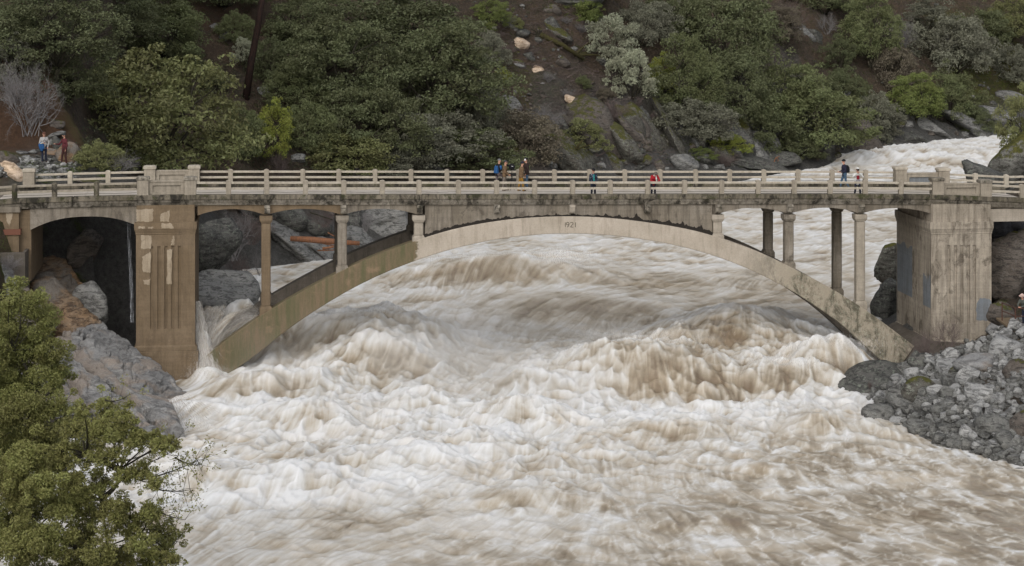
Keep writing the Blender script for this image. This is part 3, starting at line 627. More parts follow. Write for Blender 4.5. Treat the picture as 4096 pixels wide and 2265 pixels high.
# tilt: degrees, negative leans down to the right
rk = [
 # under the left arches, far bank
 (1170,985,360,120,-34,R_GREY,'large smooth grey slab sloping into the water behind the first open arch',11,'rock slab'),
 (1300,1010,240,80,-30,R_GREY,'long grey slab below the orange log at the water edge',12,'rock slab'),
 (1250,905,120,95,0,R_DARK,'rounded dark boulder just above the stranded orange log',13,'boulder'),
 (1510,900,330,210,10,R_GREY,'big angular pale grey rock face behind the third open arch',14,'boulder'),
 (1450,1010,230,110,-28,R_GREY,'greenish grey slab beside the far rib foot right of the log',15,'rock slab'),
 (1060,880,260,220,-20,R_DARK,'dark grey bluff behind bare shrubs left of the log',16,'boulder'),
 (1370,850,180,130,0,R_DARK,'dark overhanging rock directly under the deck between second and third columns',17,'boulder'),
 # far bank above the railing
 (1760,610,170,110,0,R_DARK,'grey rock outcrop under oaks left of the blue jacket man',18,'boulder'),
 (1700,665,240,60,-15,R_DARK,'low dark slab behind the far railing under the oaks',19,'rock slab'),
 (2090,660,330,130,-25,R_BRN,'broad brownish slab behind the four standing men',20,'rock slab'),
 (2290,640,250,120,-42,R_MOSS,'lichen spotted slab below the lone leaning oak',21,'rock slab'),
 (2400,590,400,190,-48,R_BRN,'largest smooth brown slab sloping down behind the patterned coat child',22,'rock slab'),
 (2445,535,90,75,10,R_GREY,'pale grey block with moss cap perched on the brown slab',23,'boulder'),
 (2500,620,230,110,-50,R_MOSS,'mossy edged slab between brown slab and red sweater person',24,'rock slab'),
 (2600,570,280,120,-54,R_MOSS,'long brown and moss green slab above the red sweater person',25,'rock slab'),
 (2560,500,90,110,-50,R_MOSS,'small upright mossy rock at the top of the slab group',26,'boulder'),
 (2690,540,320,60,-58,R_MOSS,'narrow steep mossy slab right of the slab group',27,'rock slab'),
 (2330,470,120,90,-30,R_MOSS,'bright green moss covered rock below the pale tan block',28,'boulder'),
 (2740,650,110,75,-20,R_GREY,'lichen spotted round boulder just above the railing right of the red sweater person',29,'boulder'),
 (2800,615,120,60,-25,R_DARK,'flat dark boulder behind the small bright green shrub',30,'boulder'),
 (2905,560,190,150,-45,R_DARK,'large dark boulder with a green stained top edge, above the rounded railside rock',31,'boulder'),
 (3005,555,110,110,-20,R_DARK,'split dark grey block right of the green stained boulder',32,'boulder'),
 (2985,655,260,50,-14,R_DARK,'long low lichen flecked slab behind the far railing',33,'rock slab'),
 (3060,600,120,110,30,R_GREY,'steep grey triangular rock left of the driftwood branch',34,'boulder'),
 (3110,640,140,60,-8,R_DARK,'low dark rock right below the pale driftwood branch',35,'boulder'),
 (3130,565,130,70,-20,R_DARK,'rounded grey boulder above the driftwood branch',36,'boulder'),
 (3225,612,55,60,-35,R_GREY,'small pale wedge rock at the far waterline left of the walking man',37,'boulder'),
 (3290,590,190,120,-30,R_DARK,'smooth dark boulder at the waterline behind the walking man',38,'boulder'),
 (3440,575,330,230,-50,R_BRN,'biggest dark brown boulder leaning over the cascade edge',39,'boulder'),
 (3570,590,60,50,0,R_DARK,'small dark rock breaking the lip of the cascade',40,'boulder'),
 (3900,515,330,70,-24,R_GREY,'long sloping grey slab at the upstream water edge',41,'rock slab'),
 (3740,525,160,60,-22,R_GREY,'grey slab beside the calm upstream water, left of the long slab',42,'rock slab'),
 (3640,560,110,45,-10,R_DARK,'flat rock just above the cascade lip',43,'boulder'),
 (4000,480,170,60,-20,R_GREY,'pale grey slab above the long upstream slab',44,'rock slab'),
 (3900,455,110,50,-15,R_DARK,'grey jumbled rock under the rightmost far oak',45,'boulder'),
 (4050,410,120,60,-15,R_GREY,'light grey rock near the right picture edge below the grassy bank',46,'boulder'),
 (3190,120,130,50,-35,R_GREY,'pale grey ledge high on the slope between two oaks',47,'rock slab'),
 (3260,155,120,60,-40,R_DARK,'dark ledge just right of the pale high ledge',48,'rock slab'),
 (3345,400,60,110,-60,R_GREY,'thin bare grey rock streak inside the oak group',49,'rock slab'),
 (3470,440,130,40,-35,R_MOSS,'moss topped ledge on the slope above the big dark boulder',50,'rock slab'),
 # slide scar
 (2270,15,280,70,0,R_GREY,'grey rock outcrop at the very top above the slide scar',51,'boulder'),
 (2205,95,95,60,-20,R_DARK,'grey boulder below the top outcrop',52,'boulder'),
 (2250,150,130,80,-30,R_MOSS,'yellow moss covered boulder beside the fallen oak trunk',53,'boulder'),
 (2070,180,62,80,-40,R_PALE,'large cream freshly broken rock high on the slide scar',54,'rock'),
 (2152,282,62,36,-20,R_PALE,'cream rock halfway down the slide scar',55,'rock'),
 (2283,404,58,42,-25,R_PALE,'pale tan block low on the slide scar',56,'rock'),
 (2300,450,40,34,-25,R_PALE,'small orange topped rock under the pale tan block',57,'rock'),
 (2040,430,80,60,-45,R_GREY,'white streaked grey rock left of the bare shrub on the scar',58,'boulder'),
 (850,112,36,30,-20,R_GREY,'small pale rock on the brown slope left of the burnt trunk',59,'rock'),
 (890,150,36,60,-30,R_DARK,'narrow grey rock on the brown slope below the small pale one',60,'rock'),
 (1055,370,70,50,-25,R_GREY,'grey rock beside the foot of the burnt trunk',61,'boulder'),
 (2200,620,90,40,-20,R_DARK,'grey rock ledge behind the dark coat man',62,'boulder'),
 (1195,640,60,35,0,R_GREY,'small grey boulder under oaks above the third railing post group',63,'boulder'),
]
for r in rk:
    rock('flat_boulder' if 'slab' in r[8] else ('rock' if r[8] == 'rock' else 'boulder'), *r[:5], r[5], r[6], r[7], r[8], depth=.9 if 'slab' in r[8] else 1.0, rnd=.5 if r[7] % 3 else 0)
for i in range(34):
    px = random.uniform(2230, 3120); py = random.uniform(440+max(0, px-2700)*.25, 665); w_ = random.uniform(60, 150)
    mt = random.choice([R_MOSS, R_DARK, R_BRN, R_GREY, R_MOSS]); rock('boulder', px, py, w_, w_*random.uniform(.35, .8), random.uniform(-62, -30), mt, ('mossy' if mt is R_MOSS else 'grey' if mt is R_GREY else 'dark')+' tilted rock wedged among the big slabs above the railing', 170+i % 9, group='rocks wedged among the far bank slabs', sub=3)
for i in range(16):
    px = random.uniform(1990, 2420); py = random.uniform(20, 420); w_ = random.uniform(30, 80)
    mt = random.choice([R_GREY, R_DARK, R_BRN]); rock('rock', px, py, w_, w_*random.uniform(.4, .8), random.uniform(-50, -10), mt, ('grey' if mt is R_GREY else 'dark')+' half buried rock in the slide scar', 180+i % 6, group='half buried rocks of the slide scar', sub=3)
# beside the left pier and on both banks near the bridge
rock('boulder', 842, 975, 170, 200, -25, R_DARK, 'large round dark boulder right behind the left pier', 71, Y=131, rnd=.5)
rock('boulder', 860, 1185, 250, 210, -30, R_GREY, 'big pale grey boulder standing in the flood behind the left pier', 72, Y=129.5, rnd=.5, crack=.04)
rock('boulder', 3556, 1070, 110, 170, -35, R_MOSS, 'mossy boulder against the left face of the right pier', 73, Y=134, rnd=.5)
rock('boulder', 3560, 1230, 110, 220, 8, R_DARK, 'dark upright boulder in the water behind the right pier', 74, Y=131)
rock('boulder', 4068, 640, 150, 210, -22, R_VMOSS, 'vivid moss covered boulder at the right edge behind the railing', 75, Y=150, rnd=.5)
rock('boulder', 3950, 720, 190, 120, -10, R_DARK, 'dark rock low behind the right end railing', 76, Y=128)
rock('boulder', 4060, 1080, 190, 330, -30, R_BRN, 'huge brown and mossy boulder above the viewing platform', 77, Y=119.5, rnd=.5)
rock('boulder', 4010, 1262, 95, 105, 0, R_BRN, 'rounded brown boulder left of the viewing platform', 78, Y=113.5, rnd=.5)
rock('boulder', 3990, 960, 120, 300, 0, R_SHADE, 'black shaded rock wall between right pier and mossy boulder', 79, Y=123)
rock('boulder', 4080, 900, 200, 200, 0, R_SHADE, 'shaded rock wall under the right approach', 80, Y=124)
rock('boulder', 3480, 1590, 300, 170, 14, R_DARK, 'biggest lichen covered boulder at the river edge of the rock bank', 81, Y=108.6, crack=.03)
rock('boulder', 3515, 1690, 110, 130, -10, R_RIPD, 'dark boulder standing alone in the rapids near the rock bank', 82, Y=101.6)
# rock mass under the left approach (orange brown) and the shaded hollow
rock('boulder', 372, 1215, 130, 120, -20, R_GREY, 'broken pale grey boulder jutting into the dark hollow', 93, Y=112.8, crack=.08)
rock('boulder', 330, 1010, 130, 130, 0, R_BRN, 'brown rock wedge at the back of the dark hollow', 94, Y=118.2)
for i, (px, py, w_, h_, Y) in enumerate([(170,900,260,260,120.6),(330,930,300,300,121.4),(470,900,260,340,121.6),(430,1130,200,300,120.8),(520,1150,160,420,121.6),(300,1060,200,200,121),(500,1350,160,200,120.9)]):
    rock('boulder', px, py, w_, h_, -20+7*i, R_SHADE, ['upper left black rock in the hollow under the left approach','upper middle black rock in the hollow under the left approach','black rock beside the leaking water in the hollow','jagged black rock at mid height in the hollow','black rock tucked against the left pier','dark rock behind the tan slabs in the hollow','black rock at the hollow waterline'][i], 95+i, Y=Y, depth=.6)
# the great slabs in front of the left pier: faceted sheets of granite, each its own rock
def slab(corners, label, mat, seed, thick=2.6, n=(70, 40), amp=.14, crk=.25):
    P = [np.array(at(*c)) for c in corners]; nu, nv = n; u, v = np.meshgrid(np.linspace(0, 1, nu), np.linspace(0, 1, nv), indexing='xy')
    eu = .05*fbm2(v*3+seed, u*0+seed, 3, seed)[..., None]; ev = .07*fbm2(u*4+seed, v*0, 3, seed+2)[..., None]
    U, V_ = u[..., None], v[..., None]; Q = P[0]*(1-U)*(1-V_)+P[1]*U*(1-V_)+P[2]*U*V_+P[3]*(1-U)*V_
    Q = Q+(P[1]-P[0])*eu*(1-2*np.abs(V_-.5)*0)+(P[3]-P[0])*ev
    nn = np.cross(P[1]-P[0], P[3]-P[0]); nn /= np.linalg.norm(nn); nn *= np.sign(nn[2])
    L1 = np.linalg.norm(P[1]-P[0]); L2 = np.linalg.norm(P[3]-P[0]); a, b = u*L1, v*L2
    h = amp*fbm2(a*.35+seed, b*.6, 4, seed+3)+.02*fbm2(a*.7+seed, b*2.2, 3, seed+4)
    rid = np.abs(fbm2(a*.10+seed, b*.55+.06*a, 3, seed+6)); h -= (crk+.15)*np.exp(-(rid/.022)**2); rid = np.abs(fbm2(a*.45+.5*b+seed, b*.25, 2, seed+16)); h -= .7*crk*np.exp(-(rid/.02)**2); h += .20*np.tanh(12*fbm2(a*.16+seed, b*.55+.15*a, 2, seed+8))*.5
    edge = np.minimum(np.minimum(u, 1-u)*L1, np.minimum(v, 1-v)*L2); h -= .35*np.exp(-edge/.18)
    T = Q+nn*h[..., None]; Bm = T.copy(); dn = -nn*thick; Bm = Bm+dn
    V = np.concatenate([T.reshape(-1, 3), Bm.reshape(-1, 3)]); F1 = gfaces(nv, nu); N = nu*nv; F2 = F1[:, ::-1]+N
    ring = list(range(nu))+[nu*(j+1)-1 for j in range(1, nv)]+[N-1-i for i in range(1, nu)]+[nu*j for j in range(nv-2, 0, -1)]
    F3 = np.array([[ring[i], ring[i-1], ring[i-1]+N, ring[i]+N] for i in range(len(ring))])
    me = mesh_np('flat_boulder', V, np.concatenate([F1, F2, F3]), [mat], True); bm = bmesh.new(); bm.from_mesh(me); bmesh.ops.recalc_face_normals(bm, faces=bm.faces); bm.to_mesh(me); bm.free()
    return tag(link('flat_boulder', me), label, 'rock slab')
slab([(262,1300,109.6),(410,1262,112.3),(800,1585,107.2),(620,1615,103.0)], 'huge smooth grey granite slab sloping into the rapids below the left pier', R_SLAB, 3, amp=.18, n=(90, 150), crk=.2)
slab([(225,1330,109.0),(300,1330,109.6),(640,1612,104.3),(500,1600,103.6)], 'narrow rough ledge along the crack under the huge slab', R_SLAB, 4, n=(30, 90), crk=.3)
slab([(420,1500,104.2),(690,1598,101.8),(742,1725,96.8),(600,1655,99.2)], 'pale slab end at the water below the huge slab', R_SLAB, 5, n=(80, 90), crk=.22)
slab([(150,1370,106.6),(330,1455,105),(600,1660,100.4),(430,1660,99.8)], 'middle grey slab below the rough ledge, behind the near shrubs', R_SLAB, 6, n=(60, 120))
slab([(330,1590,101.6),(560,1640,99.6),(705,1760,95.8),(520,1800,95.0)], 'lowest grey slab with broken edge just above the water', R_SLAB, 7, n=(80, 90), crk=.22)
slab([(-60,1390,106),(200,1420,106),(480,1720,100),(200,1790,98.3)], 'grey rock mass mostly hidden behind the near tree', R_SLAB, 8, thick=3.5)
slab([(95,975,118.4),(235,985,118.8),(335,1120,116.4),(140,1150,115.2)], 'orange brown rock shoulder below the left abutment', R_TAN, 21, n=(60, 60), amp=.3, crk=.3)
slab([(150,1105,116.2),(290,1085,116.8),(405,1235,113.6),(250,1290,112.2)], 'tan slab under the orange shoulder beside the dark hollow', R_TAN, 22, n=(60, 60), amp=.3, crk=.3)
slab([(120,1110,112.6),(215,1090,113.8),(430,1280,111.6),(300,1310,110.0)], 'reddish grey slab above the huge slab', R_TAN, 9, n=(40, 60), crk=.2)
slab([(-40,1050,108.5),(60,1040,109.5),(240,1290,109.2),(100,1320,107)], 'grey slab with grass on top behind the near shrub', R_SLAB, 10, n=(40, 60), crk=.2)
# trail side stones on the left bank
tr = [(268,640,110,110,-48,R_TAN,'long tan boulder pointing downhill beside the maroon shirt man'),(185,612,66,42,0,R_TAN,'rounded tan boulder edging the trail'),
 (85,615,40,26,0,R_GREY,'left grey stone of the row edging the trail'),(128,612,46,26,0,R_GREY,'middle grey stone of the row edging the trail'),(152,610,26,26,0,R_DARK,'dark stone between grey stone and tan boulder on the trail edge'),
 (50,690,110,50,-38,R_PALE,'pinkish white slab on the dirt bank above the railing end'),(28,640,90,60,0,R_BRN,'brown ledge below the trail at the left picture edge'),
 (345,636,40,26,0,R_GREY,'pale stone in the grass right of the maroon shirt man'),(318,637,26,28,0,R_DARK,'blue grey stone left of the pale stone in the grass'),(281,657,30,26,0,R_GREY,'whitish stone at the foot of the long tan boulder'),
 (205,572,38,34,-20,R_GREY,'pale square stone between the two men on the trail'),(215,545,70,22,18,R_GREY,'flat pale stone step beside the grey shirt man'),(232,585,40,70,10,R_DARK,'upright dark stone behind the maroon shirt man'),
 (215,497,60,40,0,R_BRN,'brown block above the trail right of the grey shirt man'),(196,720,70,40,-8,R_GREY,'pale flat rock lying behind the far railing left end'),(350,728,150,30,-6,R_BRN,'brown flat rock behind the left far railing')]
for i, (px, py, w_, h_, t_, mt, lb) in enumerate(tr): rock('stone' if w_ < 60 else 'boulder', px, py, w_, h_, t_, mt, lb, 130+i % 6, 'stone' if w_ < 60 else 'boulder', sub=3, crack=0)
# small rubble of the trail bank
def rubble(name, pts, sizes, mats, seed=0, sub=1, flat=.7):
    r = np.random.RandomState(seed); Vs = []; Fs = []; MI = []; D, Fc = ico(sub); b = 0
    for (x, y, z), s in zip(pts, sizes):
        n = r.normal(size=(8, 3)); n /= np.linalg.norm(n, axis=1)[:, None]; dd = r.uniform(.6, 1, 8); dots = D@n.T
        rad = np.min(np.where(dots > .1, dd/np.maximum(dots, .1), 1.2), 1); a = r.uniform(0, 6.28); P = D*rad[:, None]*s*np.array([r.uniform(.7, 1.3), r.uniform(.7, 1.3), flat])
        c, q = math.cos(a), math.sin(a); t = r.normal()*.4; P = P@np.array([[c, q, 0], [-q, c, 0], [0, 0, 1]])@np.array([[1, 0, 0], [0, math.cos(t), math.sin(t)], [0, -math.sin(t), math.cos(t)]])
        Vs.append(P+np.array([x, y, z])); Fs.append(Fc+b); MI += [r.randint(len(mats))]*len(Fc); b += len(D)
    return link(name, mesh_np(name, np.concatenate(Vs), np.concatenate(Fs), mats, False, MI))
pts = []; szs = []
for i in range(420):
    px, py = random.uniform(-60, 300), random.uniform(630, 715); h_ = hit(px, py); pts.append(h_); szs.append(random.uniform(.06, .24))
tag(rubble('trail_rubble', pts, szs, [R_GREY, R_DARK, R_RIP], 5), kind='stuff')
pts = []; szs = []
for i in range(1500):
    px, py = random.uniform(1250, 4050), random.uniform(-20, 690); x, y, z = hit(px, py)
    near = max(0, 1-abs(px-(2050+.6*(py-100)))/420); low = D_at(x, y) < 8
    if random.random() < .06+.5*near+.5*low: pts.append((x, y, z)); szs.append(random.uniform(.12, .7 if low else .35))
tag(rubble('slope_rubble', pts, szs, [R_GREY, R_DARK, R_MOSS, R_BRN], 6), kind='stuff')
# ---- riprap bank below the right pier
rip = []; rr = np.random.RandomState(5); tries = 0
SZ = [1.15]*7+[.8]*32+[.54]*90+[.38]*172
for s_ in SZ:
    for k in range(400):
        y = rr.uniform(89, 113.2); x = rr.uniform(17.5, .262*y+1.5); dq = D_at(x, y)
        if dq < -.25 or dq > 13: continue
        if x < 26 and (y > 110.8 + (x-19)*.12): continue
        if s_ > 1.2 and (rr.rand() < .5 or dq > 9 or (x < 24 and y > 103)): continue
        if all((x-a)**2+((y-b)*.85)**2 > ((s_+c)*.47)**2 for a, b, c in rip): rip.append((x, y, s_)); break
RV = [rock_mesh('riprap_rock', 300+i, 3, 8, .015, 0 if i % 5 else .5, R_RIP, 0) for i in range(20)]
for i, (x, y, s_) in enumerate(rip):
    o = link('riprap_rock', RV[i % 20]); z = float(T_at(x, y)); o.location = (x, y, z+s_*.12+(.1 if s_ < .6 else 0))
    o.scale = (s_*rr.uniform(.55, .85), s_*rr.uniform(.42, .66), s_*rr.uniform(.36, .6)); o.rotation_euler = (rr.normal()*.7, rr.normal()*.7, rr.uniform(0, 6.28))
    dk = rr.rand() < (.62 if D_at(x, y) < 2.5 or s_ > 1.2 else .25)
    o.material_slots[0].link = 'OBJECT'; o.material_slots[0].material = R_RIPD if dk else R_RIP
    dq = D_at(x, y); zone = 'at the water edge of the rock bank' if dq < 1.6 else ('at the right picture edge of the rock bank' if x > .225*y else ('high on the rock bank near the right pier' if y > 104 else 'in the middle of the rock bank'))
    tag(o, ('large' if s_ > 1 else 'big' if s_ > .7 else 'middling' if s_ > .5 else 'small')+(' dark grey' if dk else ' pale grey')+' broken rock '+zone, 'rock', 'loose rocks of the bank below the right pier')
sp = [(3675,1470,110,90,10,R_DARK,'dark squarish block at the top left of the rock bank'),(3830,1500,60,75,70,R_MOSS,'egg shaped boulder with green moss in the rock bank'),(3935,1460,170,110,-10,R_SLAB,'largest pale flat block in the rock bank'),
 (4020,1400,150,110,35,R_RIP,'long tilted grey block near the pier corner'),(4085,1490,130,110,0,R_BRN,'large rounded brown boulder at the right edge of the bank'),(3685,1590,110,110,10,R_MOSS,'lichen yellowed block left of the moss egg'),
 (3985,1320,70,40,15,R_SLAB,'pale pointed rock below the viewing platform'),(4070,1720,130,130,0,R_BRN,'big dark rounded boulder at the lower right of the bank'),(3960,1730,140,110,-5,R_RIPD,'wide dark angular boulder at the lower waterline'),
 (4035,1770,90,60,0,R_RIPD,'dark rounded rock right of the wide waterline boulder')]
for i, (px, py, w_, h_, t_, mt, lb) in enumerate(sp):
    Yd = 24/((py+100)/7900+.001); Yw = (CAMZ-2.2)/((py+100)/F); x, y, z = hit(px, py, 88, 118); rock('boulder', px, py, w_, h_, t_, mt, lb, 160+i, Y=y-.2, sub=3, crack=0, rnd=.5 if mt in (R_MOSS, R_BRN) else 0)
pts = []; szs = []
for i in range(5200):
    y = rr.uniform(89, 114.5); x = rr.uniform(17.5, .262*y+2.5); dq = D_at(x, y)
    if dq < -.5 or dq > 13: continue
    pts.append((x, y, float(T_at(x, y))+.02)); szs.append(rr.uniform(.08, .30))
tag(rubble('riprap_gravel', pts, szs, [R_RIPD, R_RIPD, R_RIPD, R_GREY], 9), kind='stuff')  # mostly dark gravel: its colour paints shade into the gaps between stones
# ------------------------------------------------------------------ the river: a height field with foam drawn out along the flow
ny = 620; Yr = [70.0]
while Yr[-1] < 275: Yr.append(Yr[-1]+.125*(Yr[-1]/85)**1.25)
Yw = np.array(Yr); tx = np.linspace(-1, 1, 920)
def xc_(Y): return np.interp(Y, [60, 150, 190, 230, 275], [1, 2, 14, 36, 52])
def xh_(Y): return np.interp(Y, [60, 100, 150, 190, 230, 275], [25, 30, 33, 42, 40, 44])
WY, WT = np.meshgrid(Yw, tx, indexing='ij'); WX = xc_(WY)+WT*xh_(WY)
WLc = WL(WY); Dw = -sdist(WX, WY)
Hh = np.zeros_like(WX); FB = np.zeros_like(WX); TB = np.zeros_like(WX)     # height, extra foam, extra mud (bare face)
WOB_ = 1+.55*fbm2(WX*.45, WY*.35, 4, 37)
_cn = fbm2(WX*.9, WY*.9, 3, 41)
def fbm2_(): return _cn
def mound(px, py, Yc, h, rx, ry, face=None, foam=0, mud=0, rot=0, sharp=1.6):
    """standing wave: long upstream back, steep downstream face"""
    X0 = ray(px, py)[0]*Yc; dx = WX-X0; dy = WY-Yc; c, q = math.cos(rot), math.sin(rot); u = dx*c+dy*q; v = -dx*q+dy*c
    f = face or ry*.45; e = np.where(v > 0, v/ry, v/f); wob = WOB_
    g = np.exp(-(np.abs(u/rx)**2.2+np.abs(e)**sharp)*wob); globals()['Hh'] = Hh+h*g
    ff = np.exp(-(u/rx)**2-((v+f*.7)/(f*.8))**2)
    globals()['TB'] = TB+mud*ff*.85; globals()['FB'] = FB+.45*min(h, 1.5)*np.exp(-(u/(rx*.9))**2-((v-.15*f)/(f*.32))**2)*np.clip(.5+1.6*fbm2_(), 0, 1.6); globals()['FB'] = FB+foam*np.exp(-(u/rx)**2-((v+f*1.9)/(f*.8))**2)
mound(1330,1235,118.5, 2.4, 5.4, 6, 4.2, .4, 1.0); mound(1640,1210,121, 1.3, 3.0, 5, 3.0, .7, .3)       # great misty wave left of centre
mound(1130,1490,108.5, 1.4, 3.0, 3, 2.2, .5, 1.1)
mound(1540,1350,113.3, 1.4, 3.6, 3.5, 2.8, .4, .9)
mound(2480,1370,111.5, 1.5, 4.2, 4.5, 4.6, .5, .85, .1, 2.2); mound(2400,1360,112.0, .45, 1.6, 2, 2, .2, .2)        # big brown hump
mound(2800,1430,109.6, .8, 3.4, 3.0, 2.6, .3, .7)
mound(2120,1470,108.5, .9, 1.6, 2, 1.2, .6, .6)
mound(2010,1080,147, 2.0, 6.5, 7, 2.6, .9, .8)          # upstream curler
mound(2330,1130,136, .7, 7, 7, 3.5, .2, .4, -.12)      # end of the smooth tongue
mound(2930,1190,121.5, 2.3, 5.2, 10, 7.0, .05, 1.15, -.45)
mound(3330,1370,113.0, 1.9, 2.8, 2.6, 2.2, .3, 1.0)      # heap at the foot of the right rib
mound(3130,1440,110.0, .7, 2.6, 2.5, 1.8, .3, .8)
mound(2090,1640,101.5, 1.0, 2.4, 2.0, 1.6, 1.0, .3); mound(1230,1690,101, .9, 2.8, 2.4, 1.6, 1.0, .3)
mound(1700,1600,104.5, .8, 2.2, 2.2, 1.5, .8, .3); mound(760,1640,102.3, .9, 2.2, 2.2, 1.6, 1.1, .1); mound(900,1560,106, .8, 2.4, 2, 1.6, .9, .3)
mound(1650,1900,92, .7, 3, 2.5, 1.8, .8, .5); mound(2180,2080,85.5, .7, 2.4, 2, 1.5, .6, .6); mound(1250,1980,89, .7, 2.6, 2, 1.5, .8, .4); mound(820,1980,89, .6, 2, 2, 1.4, .8, .3)
mound(2700,1720,98.5, .6, 3, 2.2, 1.4, .4, .6); mound(3300,1690,99.5, .6, 1.8, 1.6, 1.2, .7, .3); mound(1900,1790,95.5, .6, 2.2, 2, 1.4, .8, .4)
mound(3020,1935,91, .35, 2.2, 2, 1.2, .2, .9); mound(2850,2130,83, .3, 2.8, 2, 1.4, .1, .8)
mound(940,1262,117.5, 2.5, 2.0, 2.5, 2.0, .5, .2); mound(818,1330,113.3, 2.4, .55, 1.4, 1.2, .8, .1); mound(840,1490,111.2, .8, .9, .9, .9, .9, .1)
mound(3760,620,226, 1.2, 5, 4, 3, .3, 1.0); mound(3900,690,212, .8, 8, 6, 3, .2, .5)
Hh -= .5*np.exp(-((WX-9.5)/6)**2-((WY-106.8)/2.2)**2)+.4*np.exp(-((WX+9)/6)**2-((WY-111.2)/2.0)**2)
# turbulence: wild below the bridge, drawn-out upstream, calmer at the lower right
turb = .30+.75*ss(131, 116, WY+2.5*fbm2(WX*.1, WY*.1, 2, 6))*ss(79, 95, WY-WX*.20) + .28*ss(118, 150, WY); turb *= 1-.55*ss(2, 16, WX)*ss(104, 92, WY)
smooth_t = ss(-4, 3, WX+.15*(WY-125))*ss(121, 126, WY)*ss(160, 145, WY); turb *= 1-.6*smooth_t
turb = turb+.5*ss(206, 214, WY); turb *= ss(-.3, 1.4+2.4*(WX < -8)*(WY < 112), Dw)*.85+.15
def warp(a, k, sd): return WX+a*fbm2(WX*k, WY*k, 3, sd), WY+a*fbm2(WX*k+9, WY*k, 3, sd+1)
x1, y1 = warp(1.6, .22, 3); x2, y2 = warp(.8, .5, 13)
bil = lambda x, y, k, o, sd: np.abs(fbm2(x*k, y*k, o, sd))
lum = .85*(.34-bil(x1, y1*.85, .20, 3, 50))+.62*(.3-bil(x2, y2, .5, 3, 60))+.17*(.3-bil(x2, y2, 1.15, 2, 66))
Hh = Hh+turb*1.05*lum+.10*fbm2(WX*.8+WY*.3, WY*.6, 2, 90)
Zw = WLc+Hh
# flow direction: downstream plus downhill on the wave faces
dYg = np.gradient(Yw)[:, None]; dXg = (xh_(Yw)*2/919)[:, None]
base = WL(WY)+ (Hh); 
def blur(a, n):
    for _ in range(n):
        a = np.pad(a, 1, 'edge'); a = (a[:-2, 1:-1]+a[2:, 1:-1]+a[1:-1, :-2]+a[1:-1, 2:]+4*a[1:-1, 1:-1])/8
    return a
Hs = blur(Hh, 12); gy__ = np.gradient(Hs, axis=0)/dYg; gx__ = np.gradient(Hs, axis=1)/dXg
fx0 = np.interp(WY, [70, 95, 112, 135, 160, 200, 230, 275], [-.45, -.35, -.22, -.42, -.75, -.95, -.95, -.8]); fx0 = fx0 + .35*ss(4, 14, WX)*ss(118, 124, WY)*ss(150, 135, WY)*-1
fx0 = fx0+1.0*ss(-4, 20, WX)*ss(104, 82, WY)+.9*fbm2(WX*.09, WY*.09, 2, 200); fy0 = -np.ones_like(WX)+.35*fbm2(WX*.12, WY*.12, 2, 210)
K = .9+1.5*ss(.3, 1.0, blur(np.hypot(gx__, gy__), 2)); vx = fx0-K*gx__; vy = fy0-K*gy__; vn_ = np.hypot(vx, vy)+1e-6; vx /= vn_; vy /= vn_
# line integral convolution in grid space
NYg, NXg = WX.shape
def samp(a, j, i):
    j = np.clip(j, 0, NYg-1.001); i = np.clip(i, 0, NXg-1.001); j0 = j.astype(np.int32); i0 = i.astype(np.int32); v = j-j0; u = i-i0; f = a.ravel(); k = j0*NXg+i0
    return (f[k]*(1-u)+f[k+1]*u)*(1-v)+(f[k+NXg]*(1-u)+f[k+NXg+1]*u)*v
dsj = (1/dYg)*np.ones_like(WX); dsi = (1/dXg)*np.ones_like(WX)
def lic(srcs, L, n, rel):
    acc = [s_.copy() for s_ in srcs]; wt = [1.0]*len(srcs)
    for sg in (1, -1):
        j, i = np.meshgrid(np.arange(NYg, dtype=np.float32), np.arange(NXg, dtype=np.float32), indexing='ij')
        for k in range(n):
            ji = np.clip(j, 0, NYg-1).astype(np.int32); ii = np.clip(i, 0, NXg-1).astype(np.int32); q = ji*NXg+ii
            ux = vx.ravel()[q]; uy = vy.ravel()[q]; st = L/n*sg; j = j+uy*st/dYg[ji, 0]; i = i+ux*st/dXg[ji, 0]
            for z_, s_ in enumerate(srcs):
                w_ = max(0, 1-.85*(k+1)/(n*rel[z_]));
                if w_ > 0: acc[z_] = acc[z_]+w_*samp(s_, j, i); wt[z_] += w_
    return acc
xa, ya = warp(.6, .9, 500); N1 = fbm2(x2*.5, y2*.42, 4, 530); lace = ss(.12, .0, bil(xa, ya*.8, .42, 3, 510))+.6*ss(.10, .0, bil(xa, ya*.8, 1.0, 2, 520)); n3 = lace-lace.mean()
n1 = .6*fbm2(WX*1.1, WY*1.1, 2, 300)+.7*fbm2(WX*3.3, WY*3.0, 2, 310)+.5*(.3-bil(x2, y2, 1.35, 2, 70)); n2 = RS.normal(size=WX.shape)*.5+.9*fbm2(WX*6.5, WY*5, 1, 320)
Lc, Lf, Ll = lic([n1, n2, n3], 2.4, 20, [1.0, .5, .3]); Ll /= Ll.std()
Lc -= Lc.mean(); Lc /= Lc.std(); Lf -= Lf.mean(); Lf /= Lf.std()
slope = -gy__*0+np.hypot(gx__, gy__); facing = ss(.05, .9, gy__)           # downstream faces (towards the viewer)
pool = fbm2(x1*.14, y1*.14, 4, 400)
crest = (Hh-blur(Hh, 40)); crest /= crest.std()
calm = ss(0, 14, WX)*ss(106, 92, WY)+.5*ss(-12, 0, WX)*ss(92, 84, WY)*ss(14, 0, WX); foam = .57+(.075*Lc+.05*Lf)*(1-.55*calm)+.36*N1+.40*pool+.07*crest-.08*facing+.30*FB-.38*np.clip(TB, 0, 1.2)+.10*np.minimum(turb, 1)
foam += .10*(turb-.5)
